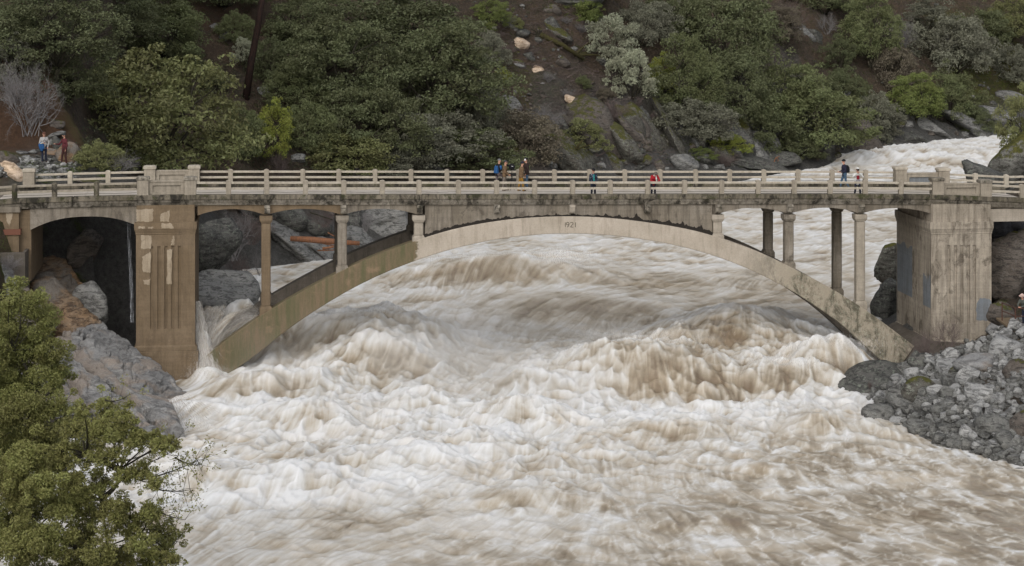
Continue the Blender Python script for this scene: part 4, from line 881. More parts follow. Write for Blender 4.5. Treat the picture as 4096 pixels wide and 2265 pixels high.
# lacy threads on the calm lower right water
c1 = bil(xa, ya*.8, .5, 3, 610); c2 = bil(xa+3, ya*.8, 1.15, 2, 620); lc = np.exp(-(c1/.045)**2)+.7*np.exp(-(c2/.06)**2)
foam = foam*(1-.22*calm)+calm*(.09*Ll+.30*lc-.09)
eddy = ss(8, 14, WX-.0*WY)*ss(3.8, 1.0, np.abs(WY-(101.5-(WX-20)*1.0)+1.5)); foam -= .35*eddy*ss(19, 22, WX+0*WY)
foam += .55*ss(.9, .0, Dw)*(.6+.4*Lc)*(1-eddy)
tong = smooth_t; foam = foam*(1-.25*tong)+.04*tong
foam = np.clip(foam, 0, 1)
# fine relief drawn along the flow so that the light catches the threads
Zf = Zw+(.008*Lf+.026*Lc)*(.4+.6*turb)/(1+2.5*np.hypot(gx__, gy__))+.035*turb*fbm2(WX*2.1, WY*1.8, 3, 640)
me = mesh_np('river', np.stack([WX, WY, Zf], -1).reshape(-1, 3), gfaces(NYg, NXg), [], True)
fa = me.attributes.new('foam', 'FLOAT', 'POINT'); fa.data.foreach_set('value', foam.astype(np.float32).ravel())
def water_mat():
    m = NT('muddy_white_water', .5, .35); a = m.attr('foam').outputs['Fac']; p = m.pos()
    f = m.noise(p, 7, 5, .75); a2 = m.math('ADD', a, m.math('MULTIPLY', m.math('SUBTRACT', f, .5), .22))
    c = m.ramp(a2, [(.05, (.17,.13,.09)), (.28, (.26,.218,.160)), (.50, (.385,.35,.295)), (.74, (.49,.478,.452)), (1.0, (.59,.59,.585))])
    hue = m.noise(p, .35, 3, .6); c = m.mix(m.ramp(hue, [(.45, 0), (.65, .35)]), c, m.mix(.5, c, (.46,.36,.24), 'MIX'))
    m.col(c); m.l(m.ramp(a2, [(.2, .28), (.6, .85)]), m.b.inputs['Roughness'])
    m.b.inputs['Subsurface Weight'].default_value = .7; m.b.inputs['Subsurface Radius'].default_value = (1, 1, 1); m.b.inputs['Subsurface Scale'].default_value = .35
    m.bump(m.noise(p, 5, 5, .7), .12, .10); return m.m
M_WATER = water_mat(); me.materials.append(M_WATER)
river = link('river', me); tag(river, kind='structure')

# ---- water thrown over between the left pier and the rib: thick ragged plumes
def plume(pts, wid, bulge, seed, n=110, m_=64):
    P = np.array([at(*p) for p in pts]); tt = np.linspace(0, 1, len(P)); t = np.linspace(0, 1, n); C_ = np.stack([np.interp(t, tt, P[:, i]) for i in range(3)], 1); Wd = np.interp(t, tt, wid)
    for _ in range(8): C_[1:-1] = (C_[:-2]+2*C_[1:-1]+C_[2:])/4
    d = np.gradient(C_, axis=0); d /= np.linalg.norm(d, axis=1)[:, None]; sd_ = np.cross(d, [0, -1, 0]); sd_ /= np.linalg.norm(sd_, axis=1)[:, None]
    v = np.linspace(0, 2*np.pi, m_, endpoint=False); TT, VV = np.meshgrid(t, v, indexing='ij'); st = fbm2(VV*2.2+seed, TT*2.0+seed, 4, seed); f2 = fbm2(VV*5+seed, TT*1.6, 4, seed+3)
    rr_ = 1+.55*st+.14*f2+.08*fbm2(VV*9+seed, TT*9, 2, seed+8); Q = C_[:, None, :]+sd_[:, None, :]*(np.cos(VV)*rr_*Wd[:, None])[..., None]+np.array([0, -1, 0])*(np.sin(VV)*rr_*bulge*Wd[:, None])[..., None]
    i = np.arange(n-1)[:, None]*m_+np.arange(m_)[None]; j = np.arange(n-1)[:, None]*m_+(np.arange(m_)+1)[None] % m_; Fq = np.stack([i, j, j+m_, i+m_], -1).reshape(-1, 4)
    me = mesh_np('white_water', Q.reshape(-1, 3), Fq, [M_WATER], True); a = me.attributes.new('foam', 'FLOAT', 'POINT'); a.data.foreach_set('value', np.clip(.50+.35*st+.45*f2, 0, 1).astype(np.float32).ravel()); return tag(link('white_water', me), kind='stuff')
plume([(793,1215,113.4),(797,1290,113.2),(806,1370,112.8),(822,1440,112.2),(838,1500,111.8)], [.08,.14,.20,.30,.42], .35, 3)
plume([(1018,1262,115.6),(985,1258,115.4),(930,1290,115.0),(880,1340,114.5),(840,1400,113.8),(826,1460,113.0)], [.12,.32,.5,.6,.62,.5], .5, 9)
plume([(860,1235,116.6),(840,1280,116.0),(815,1330,115.0)], [.5,.7,.6], .6, 15)

# ---- spray mist hanging over the wildest waves
b = MB(); b.box((-17, 99.5, .2), (16, 126, 6.4)); mo = b.build('mist', None)
mm = bpy.data.materials.new('mist_air'); mm.use_nodes = True; q = NT.__new__(NT); q.m = mm; q.t = mm.node_tree; q.b = None
for n_ in list(q.t.nodes):
    if n_.type == 'BSDF_PRINCIPLED': q.t.nodes.remove(n_)
pv = q.n('ShaderNodeVolumePrincipled'); q.l(pv.outputs[0], q.t.nodes['Material Output'].inputs['Volume']); pv.inputs['Color'].default_value = (.9,.89,.87,1); pv.inputs['Anisotropy'].default_value = .1
P_ = q.pos(); nn_ = q.noise(q.pos((.16, .16, .3)), 1.0, 3, .55); z_ = q.sep(P_, 2); x_ = q.sep(P_, 0); y_ = q.sep(P_, 1)
gz = q.math('SUBTRACT', 1.0, q.math('DIVIDE', q.math('SUBTRACT', z_, 1.2), 4.6, True), True)
gx2 = q.math('SUBTRACT', 1.0, q.math('MULTIPLY', q.math('MULTIPLY', q.math('ADD', x_, 4.0), .085), q.math('MULTIPLY', q.math('ADD', x_, 4.0), .085)), True)
gy2 = q.math('SUBTRACT', 1.0, q.math('MULTIPLY', q.math('MULTIPLY', q.math('SUBTRACT', y_, 112.5), .085), q.math('MULTIPLY', q.math('SUBTRACT', y_, 112.5), .085)), True)
d_ = q.math('MULTIPLY', q.math('MULTIPLY', q.math('MULTIPLY', gz, gx2), gy2), q.ramp(nn_, [(.40, 0), (.72, 1)])); q.l(q.math('MULTIPLY', d_, .16), pv.inputs['Density'])
mo.data.materials.clear(); mo.data.materials.append(mm); tag(mo, kind='stuff')
# ------------------------------------------------------------------ vegetation
def leaf_mat(name, trans=.22, rough=.6, var=.5):
    m = NT(name, rough, .35); oi = m.n('ShaderNodeObjectInfo'); v = m.attr('v').outputs['Fac']
    c = m.mix(m.ramp(v, [(0, 0), (1, 1)]), oi.outputs['Color'], oi.outputs['Color'])
    hsv = m.n('ShaderNodeHueSaturation'); m.l(oi.outputs['Color'], hsv.inputs['Color']); m.l(m.math('ADD', m.math('MULTIPLY', v, var*1.6), 1-.8*var), hsv.inputs['Value'])
    m.l(m.math('ADD', m.math('MULTIPLY', v, .05), .475), hsv.inputs['Hue']); c = hsv.outputs[0]
    m.col(c); tr = m.n('ShaderNodeBsdfTranslucent'); m.l(c, tr.inputs['Color']); mx = m.n('ShaderNodeMixShader'); mx.inputs[0].default_value = trans
    out = m.t.nodes['Material Output']; m.l(m.b.outputs[0], mx.inputs[1]); m.l(tr.outputs[0], mx.inputs[2]); m.l(mx.outputs[0], out.inputs['Surface']); return m.m
M_LEAF = leaf_mat('evergreen_leaf')
def bark_mat(name, a, b_):
    m = NT(name, .95, .15); p = m.pos(); n_ = m.noise(m.pos((1, 1, .3)), 9, 5, .7)
    c = m.mix(m.ramp(n_, [(.35, 0), (.65, 1)]), a, b_); m.col(c).bump(n_, .6, .04); return m.m
M_BARK = bark_mat('dark_bark', (.022,.02,.016), (.05,.046,.03)); M_TWIG = bark_mat('grey_twig', (.13,.12,.12), (.20,.19,.185)); M_TWIGR = bark_mat('red_brown_twig', (.085,.065,.06), (.14,.11,.10))
M_BURNT = bark_mat('burnt_bark', (.010,.008,.007), (.032,.017,.013)); M_LOG = bark_mat('stripped_log', (.25,.105,.05), (.13,.075,.05)); M_MBARK = bark_mat('mossy_bark', (.028,.022,.016), (.055,.052,.014))
def leaves(C, N, size, seed, asp=.5, up=.35, vv=None):
    """rhombic leaf faces at the points C with size per leaf"""
    r = np.random.RandomState(seed); n = r.normal(size=(len(C), 3)); n[:, 2] += up*2; n /= np.linalg.norm(n, axis=1)[:, None]
    t = r.normal(size=(len(C), 3)); t -= n*np.sum(t*n, 1)[:, None]; t /= np.linalg.norm(t, axis=1)[:, None]; b = np.cross(n, t)
    s = (size*r.uniform(.65, 1.35, len(C)))[:, None]; V = np.stack([C-t*s, C-b*s*asp+n*s*.15, C+t*s, C+b*s*asp+n*s*.15], 1).reshape(-1, 3)
    Fc = np.arange(len(C)*4).reshape(-1, 4); v = np.repeat((vv if vv is not None else 0)+r.uniform(0, 1, len(C))*.5, 4); return V, Fc, v
def leaf_mesh(name, C, size, seed, mat=None, vv=None, asp=.5):
    V, Fc, v = leaves(C, len(C), size, seed, asp, vv=vv); me = mesh_np(name, V, Fc, [mat or M_LEAF], False)
    a = me.attributes.new('v', 'FLOAT', 'POINT'); a.data.foreach_set('value', np.clip(v, 0, 1).astype(np.float32)); return me
def bez(a, b, bend, n=5):
    a, b = Vector(a), Vector(b); m = (a+b)/2+Vector(bend); return [(a*(1-t)**2+m*2*t*(1-t)+b*t*t) for t in [i/(n-1) for i in range(n)]]
def tree_kind(seed, w=1.0, h=.8, nc=46, nl=15000, ls=.0085, cr=(.09, .15), open_=0.0, low=-.25, trunk_h=.45):
    """unit tree: crown width ~1; origin at the trunk foot"""
    r = random.Random(seed); rn = np.random.RandomState(seed); cz = trunk_h; cl = []
    for _ in range(nc*30):
        if len(cl) >= nc: break
        th = r.uniform(0, 6.283); z = r.uniform(low, 1); q = math.sqrt(max(0, 1-z*z)) if z > 0 else 1-.25*abs(z); k = r.uniform(.55, 1.0)**.6
        lob = 1+.28*math.sin(th*3+seed)+.18*math.sin(th*5+seed*2)+r.uniform(-.12, .2)
        p = (math.cos(th)*q*.40*w*k*lob, math.sin(th)*q*.40*w*k*lob, cz+z*h*.62*k); rad = r.uniform(*cr)
        if all((Vector(p)-Vector(c[:3])).length > (rad+c[3])*.62 for c in cl): cl.append((*p, rad))
    C = []; vv = []; per = nl//len(cl)
    for x, y, z, rad in cl:
        sub = [(x, y, z, rad)]+[(x+r.gauss(0, rad*.62), y+r.gauss(0, rad*.62), z+r.gauss(0, rad*.38), rad*r.uniform(.35, .6)) for _ in range(7)]
        tone = r.uniform(0, .35)
        for a, b, c, q in sub:
            k = int(per*(q**2)/sum(s[3]**2 for s in sub)*r.uniform(.75, 1.25)); d = rn.normal(size=(k, 3)); d /= np.linalg.norm(d, axis=1)[:, None]
            d[:, 2] = np.where(rn.rand(k) < .7, np.abs(d[:, 2]), d[:, 2]); rr_ = rn.uniform(.45, 1.08, k)**.6
            C.append(np.array([a, b, c])+d*(q*rr_)[:, None]*np.array([1, 1, .72])); vv.append(np.full(k, tone+r.uniform(0, .15)))
    C = np.concatenate(C); lm = leaf_mesh('crown', C, ls, seed, vv=np.concatenate(vv))
    b = MB(); fork = Vector((r.uniform(-.04, .04), r.uniform(-.04, .04), cz-h*.25)); b.tube(bez((0, 0, -.1), fork, (r.uniform(-.03, .03), 0, 0)), [.034, .03, .026, .024, .022], 7)
    limbs = []
    for i in range(6):
        a = i*1.05+r.uniform(-.3, .3); e = Vector((math.cos(a)*.22*w, math.sin(a)*.22*w, cz+h*r.uniform(-.02, .3))); pts = bez(fork, e, (0, 0, -.04+r.uniform(-.03, .06))); b.tube(pts, [.016, .014, .012, .010, .008], 5); limbs.append(pts)
    for x, y, z, rad in cl:
        q = Vector((x, y, z)); bp = min((p for l_ in limbs for p in l_), key=lambda p: (p-q).length); b.tube(bez(bp, q, (r.uniform(-.03, .03), r.uniform(-.03, .03), r.uniform(-.03, .02)), 4), [.007, .005, .004, .002], 3, caps=False)
    tm = b.mesh('trunk', M_BARK, True); return lm, tm
TK = [tree_kind(1, 1.0, .72, 52, 22000, .0112, cr=(.075, .13)), tree_kind(2, 1.05, .62, 46, 20000, .0112, cr=(.075, .135)), tree_kind(3, .95, .85, 52, 21000, .0108, cr=(.075, .13)), tree_kind(4, .8, 1.15, 50, 20000, .012, low=-.6, trunk_h=.6, cr=(.075, .13)),
      tree_kind(5, 1.0, .7, 34, 13000, .0115, cr=(.06, .11)), tree_kind(6, .9, .9, 38, 14000, .012, cr=(.065, .12), low=-.4), tree_kind(7, 1.0, .6, 40, 15000, .015, cr=(.09, .15), low=-.5, trunk_h=.22)]
OLV, DKG, GRN, BRT, YEL, GRY, SIL, BRN_ = (.165,.17,.068), (.102,.113,.053), (.125,.14,.060), (.16,.19,.055), (.21,.23,.045), (.155,.155,.11), (.29,.30,.21), (.13,.11,.078)
def tree(kind, cx, cy, w, h, col, label, name='oak_tree', cat='tree', rz=None, group=None, dY=0.0, lean=None, base=None, Y=None):
    """crown centre and width in picture units; the foot is where the crown's lower middle meets the slope"""
    x, y, z = hit(cx, base if base is not None else min(cy+h*.42, 1300)); y += dY; y = Y or y; x = ray(cx, cy)[0]*y; sc = w*y/F*1.08
    lm, tm = TK[kind]; zc = CAMZ+ray(cx, cy)[2]*y; ch = (.72, .62, .85, 1.15, .7, .9, .6)[kind]; th_ = (.45, .45, .45, .6, .45, .45, .22)[kind]
    gz = float(T_at(x, y)); r = empty(name, (x, y, gz)); s3 = min(max(h*y/F/(ch*1.05), sc*.6), sc*1.5)
    need = zc-(th_+.12)*s3-gz
    if need > 0: s3 = min(s3+need/(th_+.12)*.8, sc*1.9)
    a = random.uniform(0, 6.28) if rz is None else rz
    c = link('crown', lm, r); t = link('trunk', tm, r)
    for o in (c, t): o.scale = (sc, sc, s3); o.rotation_euler = (0, 0, a)
    dz = zc-(gz+(th_+.12)*s3); c.location.z = t.location.z = min(dz, 0.0) if dz < 0 else dz*.0
    if lean: r.rotation_euler = lean
    j = random.uniform(.88, 1.12); c.color = (col[0]*j, col[1]*j, col[2]*j, 1)
    tag(r, label, cat, group); return r
k16 = 4096/2576
T_ = [ # cx, cy, w, h in the 2576-wide picture
 (0,370,300,480,380,OLV,'biggest rounded olive oak, standing behind the left pier'),
 (2,130,80,330,250,DKG,'dark oak in the top left corner with a black forked trunk'),
 (1,20,60,140,130,DKG,'yellowish dark oak cut by the left picture edge at the top'),
 (1,300,40,230,150,DKG,'dark oak at the top edge above the biggest olive oak'),
 (0,415,70,210,180,GRN,'oak with slanting black limb left of the brown burnt slope'),
 (6,25,150,120,120,GRY,'grey green shrub tree above the grey bare shrub at the left edge'),
 (5,690,330,110,200,YEL,'yellow green slender tree right of the biggest olive oak'),
 (4,612,130,70,120,SIL,'pale silvery young tree behind the burnt trunk'),
 (6,590,70,90,80,GRN,'low green shrub on the slope left of the burnt trunk top'),
 (6,460,140,100,80,DKG,'dark shrub on the slope above the biggest olive oak'),
 (1,780,50,200,170,DKG,'dark oak at the top edge right of the burnt trunk'),
 (0,850,150,300,230,DKG,'wide dark oak halfway between burnt trunk and central oak'),
 (2,750,230,170,160,GRN,'middle sized green oak below the wide dark oak'),
 (0,1000,90,380,240,DKG,'large oak at the top edge, left of the slide scar'),
 (2,1110,200,340,300,DKG,'central big oak with spreading black limbs above the bridge'),
 (1,930,300,260,220,DKG,'dense dark oak under the central oak, to its left'),
 (1,1070,345,290,170,GRY,'grey green oak low above the railing under the central oak'),
 (6,850,385,230,100,OLV,'low olive bush tree just behind the far railing left of centre'),
 (6,770,320,130,130,GRN,'rounded green bush right of the yellow green tree'),
 (6,1215,270,130,130,GRY,'greyish bush at the left edge of the slide scar'),
 (6,1180,370,220,110,DKG,'dark bush behind the railing left of the blue jacket man'),
 (5,1235,40,120,100,BRT,'bright green shrub at the top edge left of the scar outcrop'),
 (6,1230,120,90,90,GRY,'dull green shrub below the bright green scar shrub'),
 (6,1320,345,200,130,BRN_,'brownish bush behind the four standing men'),
 (4,1465,345,150,110,OLV,'small lone olive tree leaning over the brown slab'),
 (4,1540,110,150,170,SIL,'silvery fallen oak crown lying on the slide scar, upper part'),
 (4,1590,190,130,150,SIL,'silvery foliage clump at the lower end of the fallen oak'),
 (1,1625,60,150,150,GRY,'grey green oak right above the silvery fallen crown'),
 (6,1470,20,90,70,BRT,'small green bush beside the top outcrop'),
 (5,1665,190,80,120,YEL,'yellow green young tree between fallen oak and the next oak'),
 (2,1730,200,170,240,GRN,'upright green oak right of the yellow green young tree'),
 (6,1740,300,190,100,GRY,'grey brown bush under the upright green oak'),
 (0,1830,90,260,260,DKG,'tall big oak right of the upright oak, reaching the top edge'),
 (2,1850,230,210,230,DKG,'dark oak in the middle of the right hand forest'),
 (6,1690,30,150,120,DKG,'dark oak crown at the top edge behind the upright oak'),
 (1,1990,230,210,180,GRN,'broad green oak below the high pale ledges'),
 (0,2060,300,270,190,GRN,'wide oak hanging above the biggest dark brown boulder'),
 (6,1930,320,150,110,DKG,'dark bush above the split dark boulder'),
 (6,2010,370,130,60,DKG,'low dark bush above the waterline boulders'),
 (2,2185,80,165,210,GRN,'tall isolated green oak right of the high pale ledges'),
 (5,2110,140,90,110,DKG,'slim dark oak left of the tall isolated oak'),
 (6,2205,290,120,110,GRY,'grey green bush above the cascade'),
 (2,2300,250,150,140,BRT,'fresh green oak above the upstream cascade'),
 (1,2385,240,150,150,GRN,'rounded green oak right of the fresh green oak'),
 (1,2400,110,210,180,GRY,'large grey green oak on the upper right slope'),
 (3,2335,50,150,130,GRY,'hazy grey tree at the top edge on the right'),
 (6,2250,170,120,120,BRN_,'brownish bare looking shrub right of the tall isolated oak'),
 (1,2480,70,140,120,DKG,'dark oak left of the right edge tree at the top'),
 (2,2550,50,130,150,OLV,'olive oak cut by the right picture edge at the top'),
 (6,2550,160,110,90,GRY,'grey green bush at the right edge above the grassy bank'),
 (6,2450,300,90,70,DKG,'dark bush on the rocks above the upstream water'),
 (6,1760,385,70,30,BRT,'bright green shrub low between railside boulders'),
 (6,1830,360,90,50,YEL,'yellow green shrub above the railside boulders'),
 (6,540,200,70,60,DKG,'dark bush right of the biggest olive oak top'),
 (1,170,200,170,140,DKG,'dark oak between the corner oak and the biggest olive oak'),
 (6,245,392,110,70,OLV,'olive bush at the foot of the biggest olive oak'),
 (6,600,330,120,130,GRN,'green bush between the biggest olive oak and the yellow green tree'),
 (6,680,150,110,130,DKG,'dark bush right of the burnt trunk'),
 (6,990,400,170,60,GRY,'grey green low bush behind the fifth railing span group'),
 (6,2120,220,120,100,DKG,'dark bush behind the wide boulder oak'),
 (1,1960,60,110,130,BRN_,'bare brownish tree at the top edge beside the pale ledges'),
 (0,560,-40,260,150,DKG,'dark oak crown just entering at the top left of the burnt trunk'),
 (0,2080,-10,200,120,DKG,'dark crown at the top edge left of the tall isolated oak'),
 (0,1450,-60,240,110,DKG,'dark crown at the top edge above the rock outcrop'),
]
for i, (k, cx, cy, w_, h_, c_, lb) in enumerate(T_):
    nm = 'shrub' if 'bush' in lb or 'shrub' in lb else 'oak_tree'
    tree(k, cx*k16, cy*k16, w_*k16, h_*k16, c_, lb, nm, 'shrub' if nm == 'shrub' else 'tree')
tree(5, 4085, 470, 210, 330, OLV, 'thin olive tree at the right edge above the moss covered boulder', Y=152)
# ---- bare twiggy shrubs
def twigs(seed, n0=14, depth=5, spread=.6, thick=.007):
    r = random.Random(seed); b = MB()
    def grow(p, d, L, rad, k):
        q = p+d*L; mid = (p+q)/2+Vector((r.gauss(0, .06), r.gauss(0, .06), r.gauss(0, .04)))*L; b.tube([p, mid, q], [rad, rad*.85, rad*.65], 3, caps=False)
        if k <= 0: return
        for _ in range(r.choice((2, 3, 3))):
            e = (d+Vector((r.gauss(0, spread), r.gauss(0, spread), r.gauss(.1, spread*.7)))).normalized(); grow(q if r.random() < .6 else mid, e, L*r.uniform(.6, .85), rad*.62, k-1)
    for _ in range(n0):
        a = r.uniform(0, 6.28); grow(Vector((r.gauss(0, .05), r.gauss(0, .05), 0)), Vector((math.cos(a)*.55, math.sin(a)*.55, r.uniform(.4, 1))).normalized(), r.uniform(.16, .26), thick, depth)
    return b.mesh('twigs', M_TWIG, False)
TW = [twigs(1), twigs(2, 16, 5, .75), twigs(3, 10, 5, .5)]
def bare(px, py, w, h, mat, label, k=0, Y=None, name='bare_shrub', lean=0.0):
    if Y is None: x, y, z = hit(px, py+h*.45)
    else: y = Y; x = ray(px, py)[0]*y; z = CAMZ+ray(px, py+h*.45)[2]*y
    o = link(name, TW[k]); o.location = (x, y, z); s = w*y/F; o.scale = (s*1.1, s*.9, h*y/F*1.35); o.rotation_euler = (0, lean, random.uniform(0, 6))
    o.material_slots[0].link = 'OBJECT'; o.material_slots[0].material = mat; tag(o, label, 'shrub'); return o
for a in [(120,400,260,340,M_TWIG,'large grey leafless shrub above the dirt bank at the left edge',0),(60,330,200,260,M_TWIG,'grey leafless shrub cut by the left picture edge',1),(480,640,170,120,M_TWIG,'low grey leafless shrub behind the railing near the left pier',1),
  (1120,650,120,130,M_TWIGR,'thin purplish leafless shrub behind the far railing right of the yellow green tree',0),(2170,460,200,150,M_TWIG,'whitish leafless shrub on the slide scar',1),(2440,440,180,110,M_TWIGR,'leafless reddish shrub above the slab group',0),
  (2900,630,140,90,M_TWIGR,'pinkish leafless bush among railside boulders',1),(3170,60,260,190,M_TWIGR,'pinkish leafless tree at the top edge between oaks',2),(3310,90,110,110,M_TWIG,'dead grey bush top below the right upper oaks',2),
  (3600,130,150,190,M_TWIG,'grey leafless tree right of the tall isolated oak',0),(3000,470,150,160,M_TWIG,'dull leafless shrub hanging over dark boulders',1),(3820,150,170,140,M_TWIG,'grey leafless crown on the upper right slope',1),
  (3640,330,140,110,M_TWIGR,'reddish leafless shrub above the fresh green oak',2),(2590,470,160,90,M_TWIGR,'leafless brush right of the fallen oak foliage',1),(3790,420,110,80,M_TWIGR,'small leafless bush above the upstream slabs',0),
  (2880,480,140,160,M_TWIG,'grey leafless brush left of the dark boulders',0),(3270,620,60,60,M_TWIGR,'tiny leafless bush by the waterline wedge rock',2),(1450,700,160,90,M_TWIG,'leafless brush behind the railing under the central oak',1)]:
    bare(*a)
for a in [(930,930,230,250,M_TWIG,'tall leafless shrub seen through the first open arch',0,141),(1010,890,200,200,M_TWIGR,'reddish leafless shrub near the first column through the arch',1,143),(960,1060,150,130,M_TWIGR,'half drowned leafless shrub at the flood edge behind the left pier',2,142),
  (1040,1040,110,140,M_TWIG,'thin leafless shrub in the flood beside the first column',2,144),(1300,860,160,110,M_TWIGR,'leafless brush above the orange log',1,155),(1460,880,120,110,M_TWIG,'pale leafless twigs behind the second column',2,156),
  (3700,1385,210,170,M_TWIGR,'reddish brown leafless shrub at the foot of the right pier',0,111.3),(3790,1330,170,180,M_TWIGR,'thin leafless shoots against the right pier face',2,112.0),(3560,1130,60,60,M_TWIGR,'small twiggy plant on the boulder behind the right pier',1,133),
  (40,1040,110,90,M_TWIG,'dry shrub below the wing wall at the left edge',1,108.5),(3480,1540,40,40,M_TWIGR,'tiny dry twigs on top of the biggest river boulder',0,107.8)]:
    bare(*a[:7], Y=a[7])
for i in range(26):
    px = random.uniform(1960, 2560); py = random.uniform(60, 600)
    if abs(px-(2080+.6*(py-60))) > 330: continue
    o = bare(px, py, random.uniform(50, 120), random.uniform(35, 80), random.choice([M_TWIG, M_TWIGR, M_TWIGR]), 'small leafless brush clump on the slide scar', i % 3); o['group'] = 'leafless brush clumps on the slide scar'
for i, (a, b_, c_) in enumerate([(2010,300,YEL),(2330,330,GRN),(2180,560,OLV),(1950,470,GRN),(2420,380,BRN_),(2060,90,OLV)]):
    tree(6, a, b_, random.uniform(60, 95), random.uniform(45, 70), c_, ['little yellow green bush on the left side of the slide scar','little green bush just right of the pale tan block','little olive bush at the lower end of the slide scar','little green bush left of the low slide scar','little brown bush under the fallen oak foliage','little olive bush at the top of the slide scar'][i], 'shrub', 'shrub')
# ---- undergrowth, leaf litter clumps on the slope
C = []; vv = []; r_ = np.random.RandomState(77)
for i in range(9000):
    px, py = r_.uniform(-80, 4180), r_.uniform(-60, 700)
    scar = abs(px-(2060+.62*(py-60))) < 190+.25*py and py > 60 and px < 2560
    brown = 760 < px < 1130 and py < 260
    if (scar and r_.rand() < .88) or (brown and r_.rand() < .85): continue
    if px < 330 and py > 420: continue
    x, y, z = hit(px, py)
    if D_at(x, y) < 3.5 and r_.rand() < .85: continue
    s_ = r_.uniform(.25, .9); k = int(10*s_+5); d = r_.normal(size=(k, 3))*np.array([.5, .5, .42])*s_; d[:, 2] = np.abs(d[:, 2]); C.append(np.array([x, y, z])+d); vv.append(np.full(k, r_.uniform(0, .6)))
lm = leaf_mesh('undergrowth', np.concatenate(C), .085, 5, vv=np.concatenate(vv)); ug = link('undergrowth', lm); ug.color = (.050, .055, .028, 1); tag(ug, kind='stuff')
C = []; vv = []
for i in range(5200):
    px = r_.uniform(1900, 2650); py = r_.uniform(0, 660)
    if abs(px-(2060+.62*(py-60))) > 260+.2*py: continue
    x, y, z = hit(px, py); k = 5; C.append(np.array([x, y, z+.05])+r_.normal(size=(k, 3))*np.array([.35, .35, .08])); vv.append(np.full(k, r_.uniform(0, .8)))
lm = leaf_mesh('fallen_leaves', np.concatenate(C), .06, 6, vv=np.concatenate(vv)); ug = link('fallen_leaves', lm); ug.color = (.085, .062, .05, 1); tag(ug, kind='stuff')
# grass tufts by the abutment and along the trail
C = []
for i in range(5200):
    px, py = (r_.uniform(-60, 420), r_.uniform(650, 740)) if i < 2300 else ((r_.uniform(250, 520), r_.uniform(610, 700)) if i < 3300 else (r_.uniform(-60, 330), r_.uniform(970, 1290)))
    x, y, z = hit(px, py); 
    if vn2(np.array([x*.8]), np.array([y*.8]), 71)[0] > -.05: C.append(np.array([x, y, z+.03])+r_.normal(size=(4, 3))*np.array([.12, .12, .03]))
lm = leaf_mesh('grass', np.concatenate(C), .05, 8, asp=.18); ug = link('grass', lm); ug.color = (.10, .15, .025, 1); tag(ug, kind='stuff')
# sticks and broken branches strewn over the slide scar
V = []; Fq = []
for i in range(2600):
    px = r_.uniform(1900, 2700); py = r_.uniform(0, 670)
    if abs(px-(2080+.62*(py-60))) > 260+.25*py: continue
    x, y, z = hit(px, py); L = r_.uniform(.3, 1.5); a = r_.uniform(0, 6.28); d = np.array([math.cos(a), -abs(math.sin(a))*.6, r_.uniform(-.5, .6)])*L*.5; w_ = r_.uniform(.012, .035); p = np.array([x, y-.1, z+.12]); u = np.array([0, 0, w_]); v_ = np.array([w_, -w_, 0])
    k = len(V); V += [p-d-u, p-d+u, p-d+v_, p+d-u*.5, p+d+u*.5, p+d+v_*.5]; Fq += [(k, k+1, k+4, k+3), (k+1, k+2, k+5, k+4), (k+2, k, k+3, k+5)]
tag(link('broken_sticks', mesh_np('broken_sticks', V, Fq, [M_TWIGR])), kind='stuff')
# ---- burnt trunk, fallen oak trunk, driftwood
x, y, z = hit(980, 396); top = at(1058, -60, y); b = MB(); b.tube([(x, y, z-.6), ((x*2+top[0])/3, y, (z*2+top[2])/3), ((x+2*top[0])/3+.05, y, (z+2*top[2])/3), top], [.36, .32, .28, .25], 10); o = b.build('trunk', M_BURNT, None, True); o.name = 'burnt_tree'
b = MB(); b.tube([((x+top[0])/2, y, (z+top[2])/2), ((x+top[0])/2+.5, y-.2, (z+top[2])/2+.4)], [.05, .02], 5); b.build('branch_stub', M_BURNT, o); tag(o, 'tall leaning burnt reddish black trunk without branches on the brown slope', 'tree')
def log(pts, rad, mat, label, name='log', n=9):
    b = MB(); b.tube([at(*p) if len(p) == 3 else hit(*p) for p in pts], rad, n); o = b.build(name, mat, None, True); tag(o, label, 'log'); return o
yl = 149.5
log([(1163,955,yl), (1250,960,yl-.2), (1345,968,yl+.3), (1438,974,yl+.6)], [.20,.24,.22,.16], M_LOG, 'long stripped orange log stranded across the rocks')
log([(1290,995,yl-.6), (1335,988,yl-.6)], [.10,.08], M_LOG, 'short orange log below the long one')
for i, p in enumerate([((1275,970,151),(1340,985,151.5)), ((1300,940,152),(1360,925,152)), ((1270,1003,150),(1350,1000,150)), ((1240,850,154),(1330,880,154)), ((1310,930,152),(1345,950,152))]):
    log(p, [.06,.04], M_BARK if i % 2 else M_LOG, ['thin stick under the long log on its left','thin stick above the long log','lowest thin stick of the log jam','dark stick high above the log','short stick touching the long log'][i], 'stick', 5)
h1 = hit(2160, 165); h2 = hit(2335, 262); h3 = hit(2480, 240)
b = MB(); b.tube([(h1[0], h1[1], h1[2]+.5), ((h1[0]+h2[0])/2, (h1[1]+h2[1])/2-.3, (h1[2]+h2[2])/2+.8), (h2[0], h2[1]-.3, h2[2]+.6)], [.34,.28,.2], 9); fo = b.build('fallen_tree', M_MBARK, None, True)
for q in range(16):
    a = q*.4; b = MB(); p = Vector((h1[0], h1[1], h1[2]+.5)); b.tube(bez(p, p+Vector((math.cos(a)*.9-.4, -.3, math.sin(a)*.9)), (random.uniform(-.4, .4), 0, random.uniform(-.4, .4))), [.09,.07,.05,.03,.015], 4); b.build('root', M_BARK, fo)
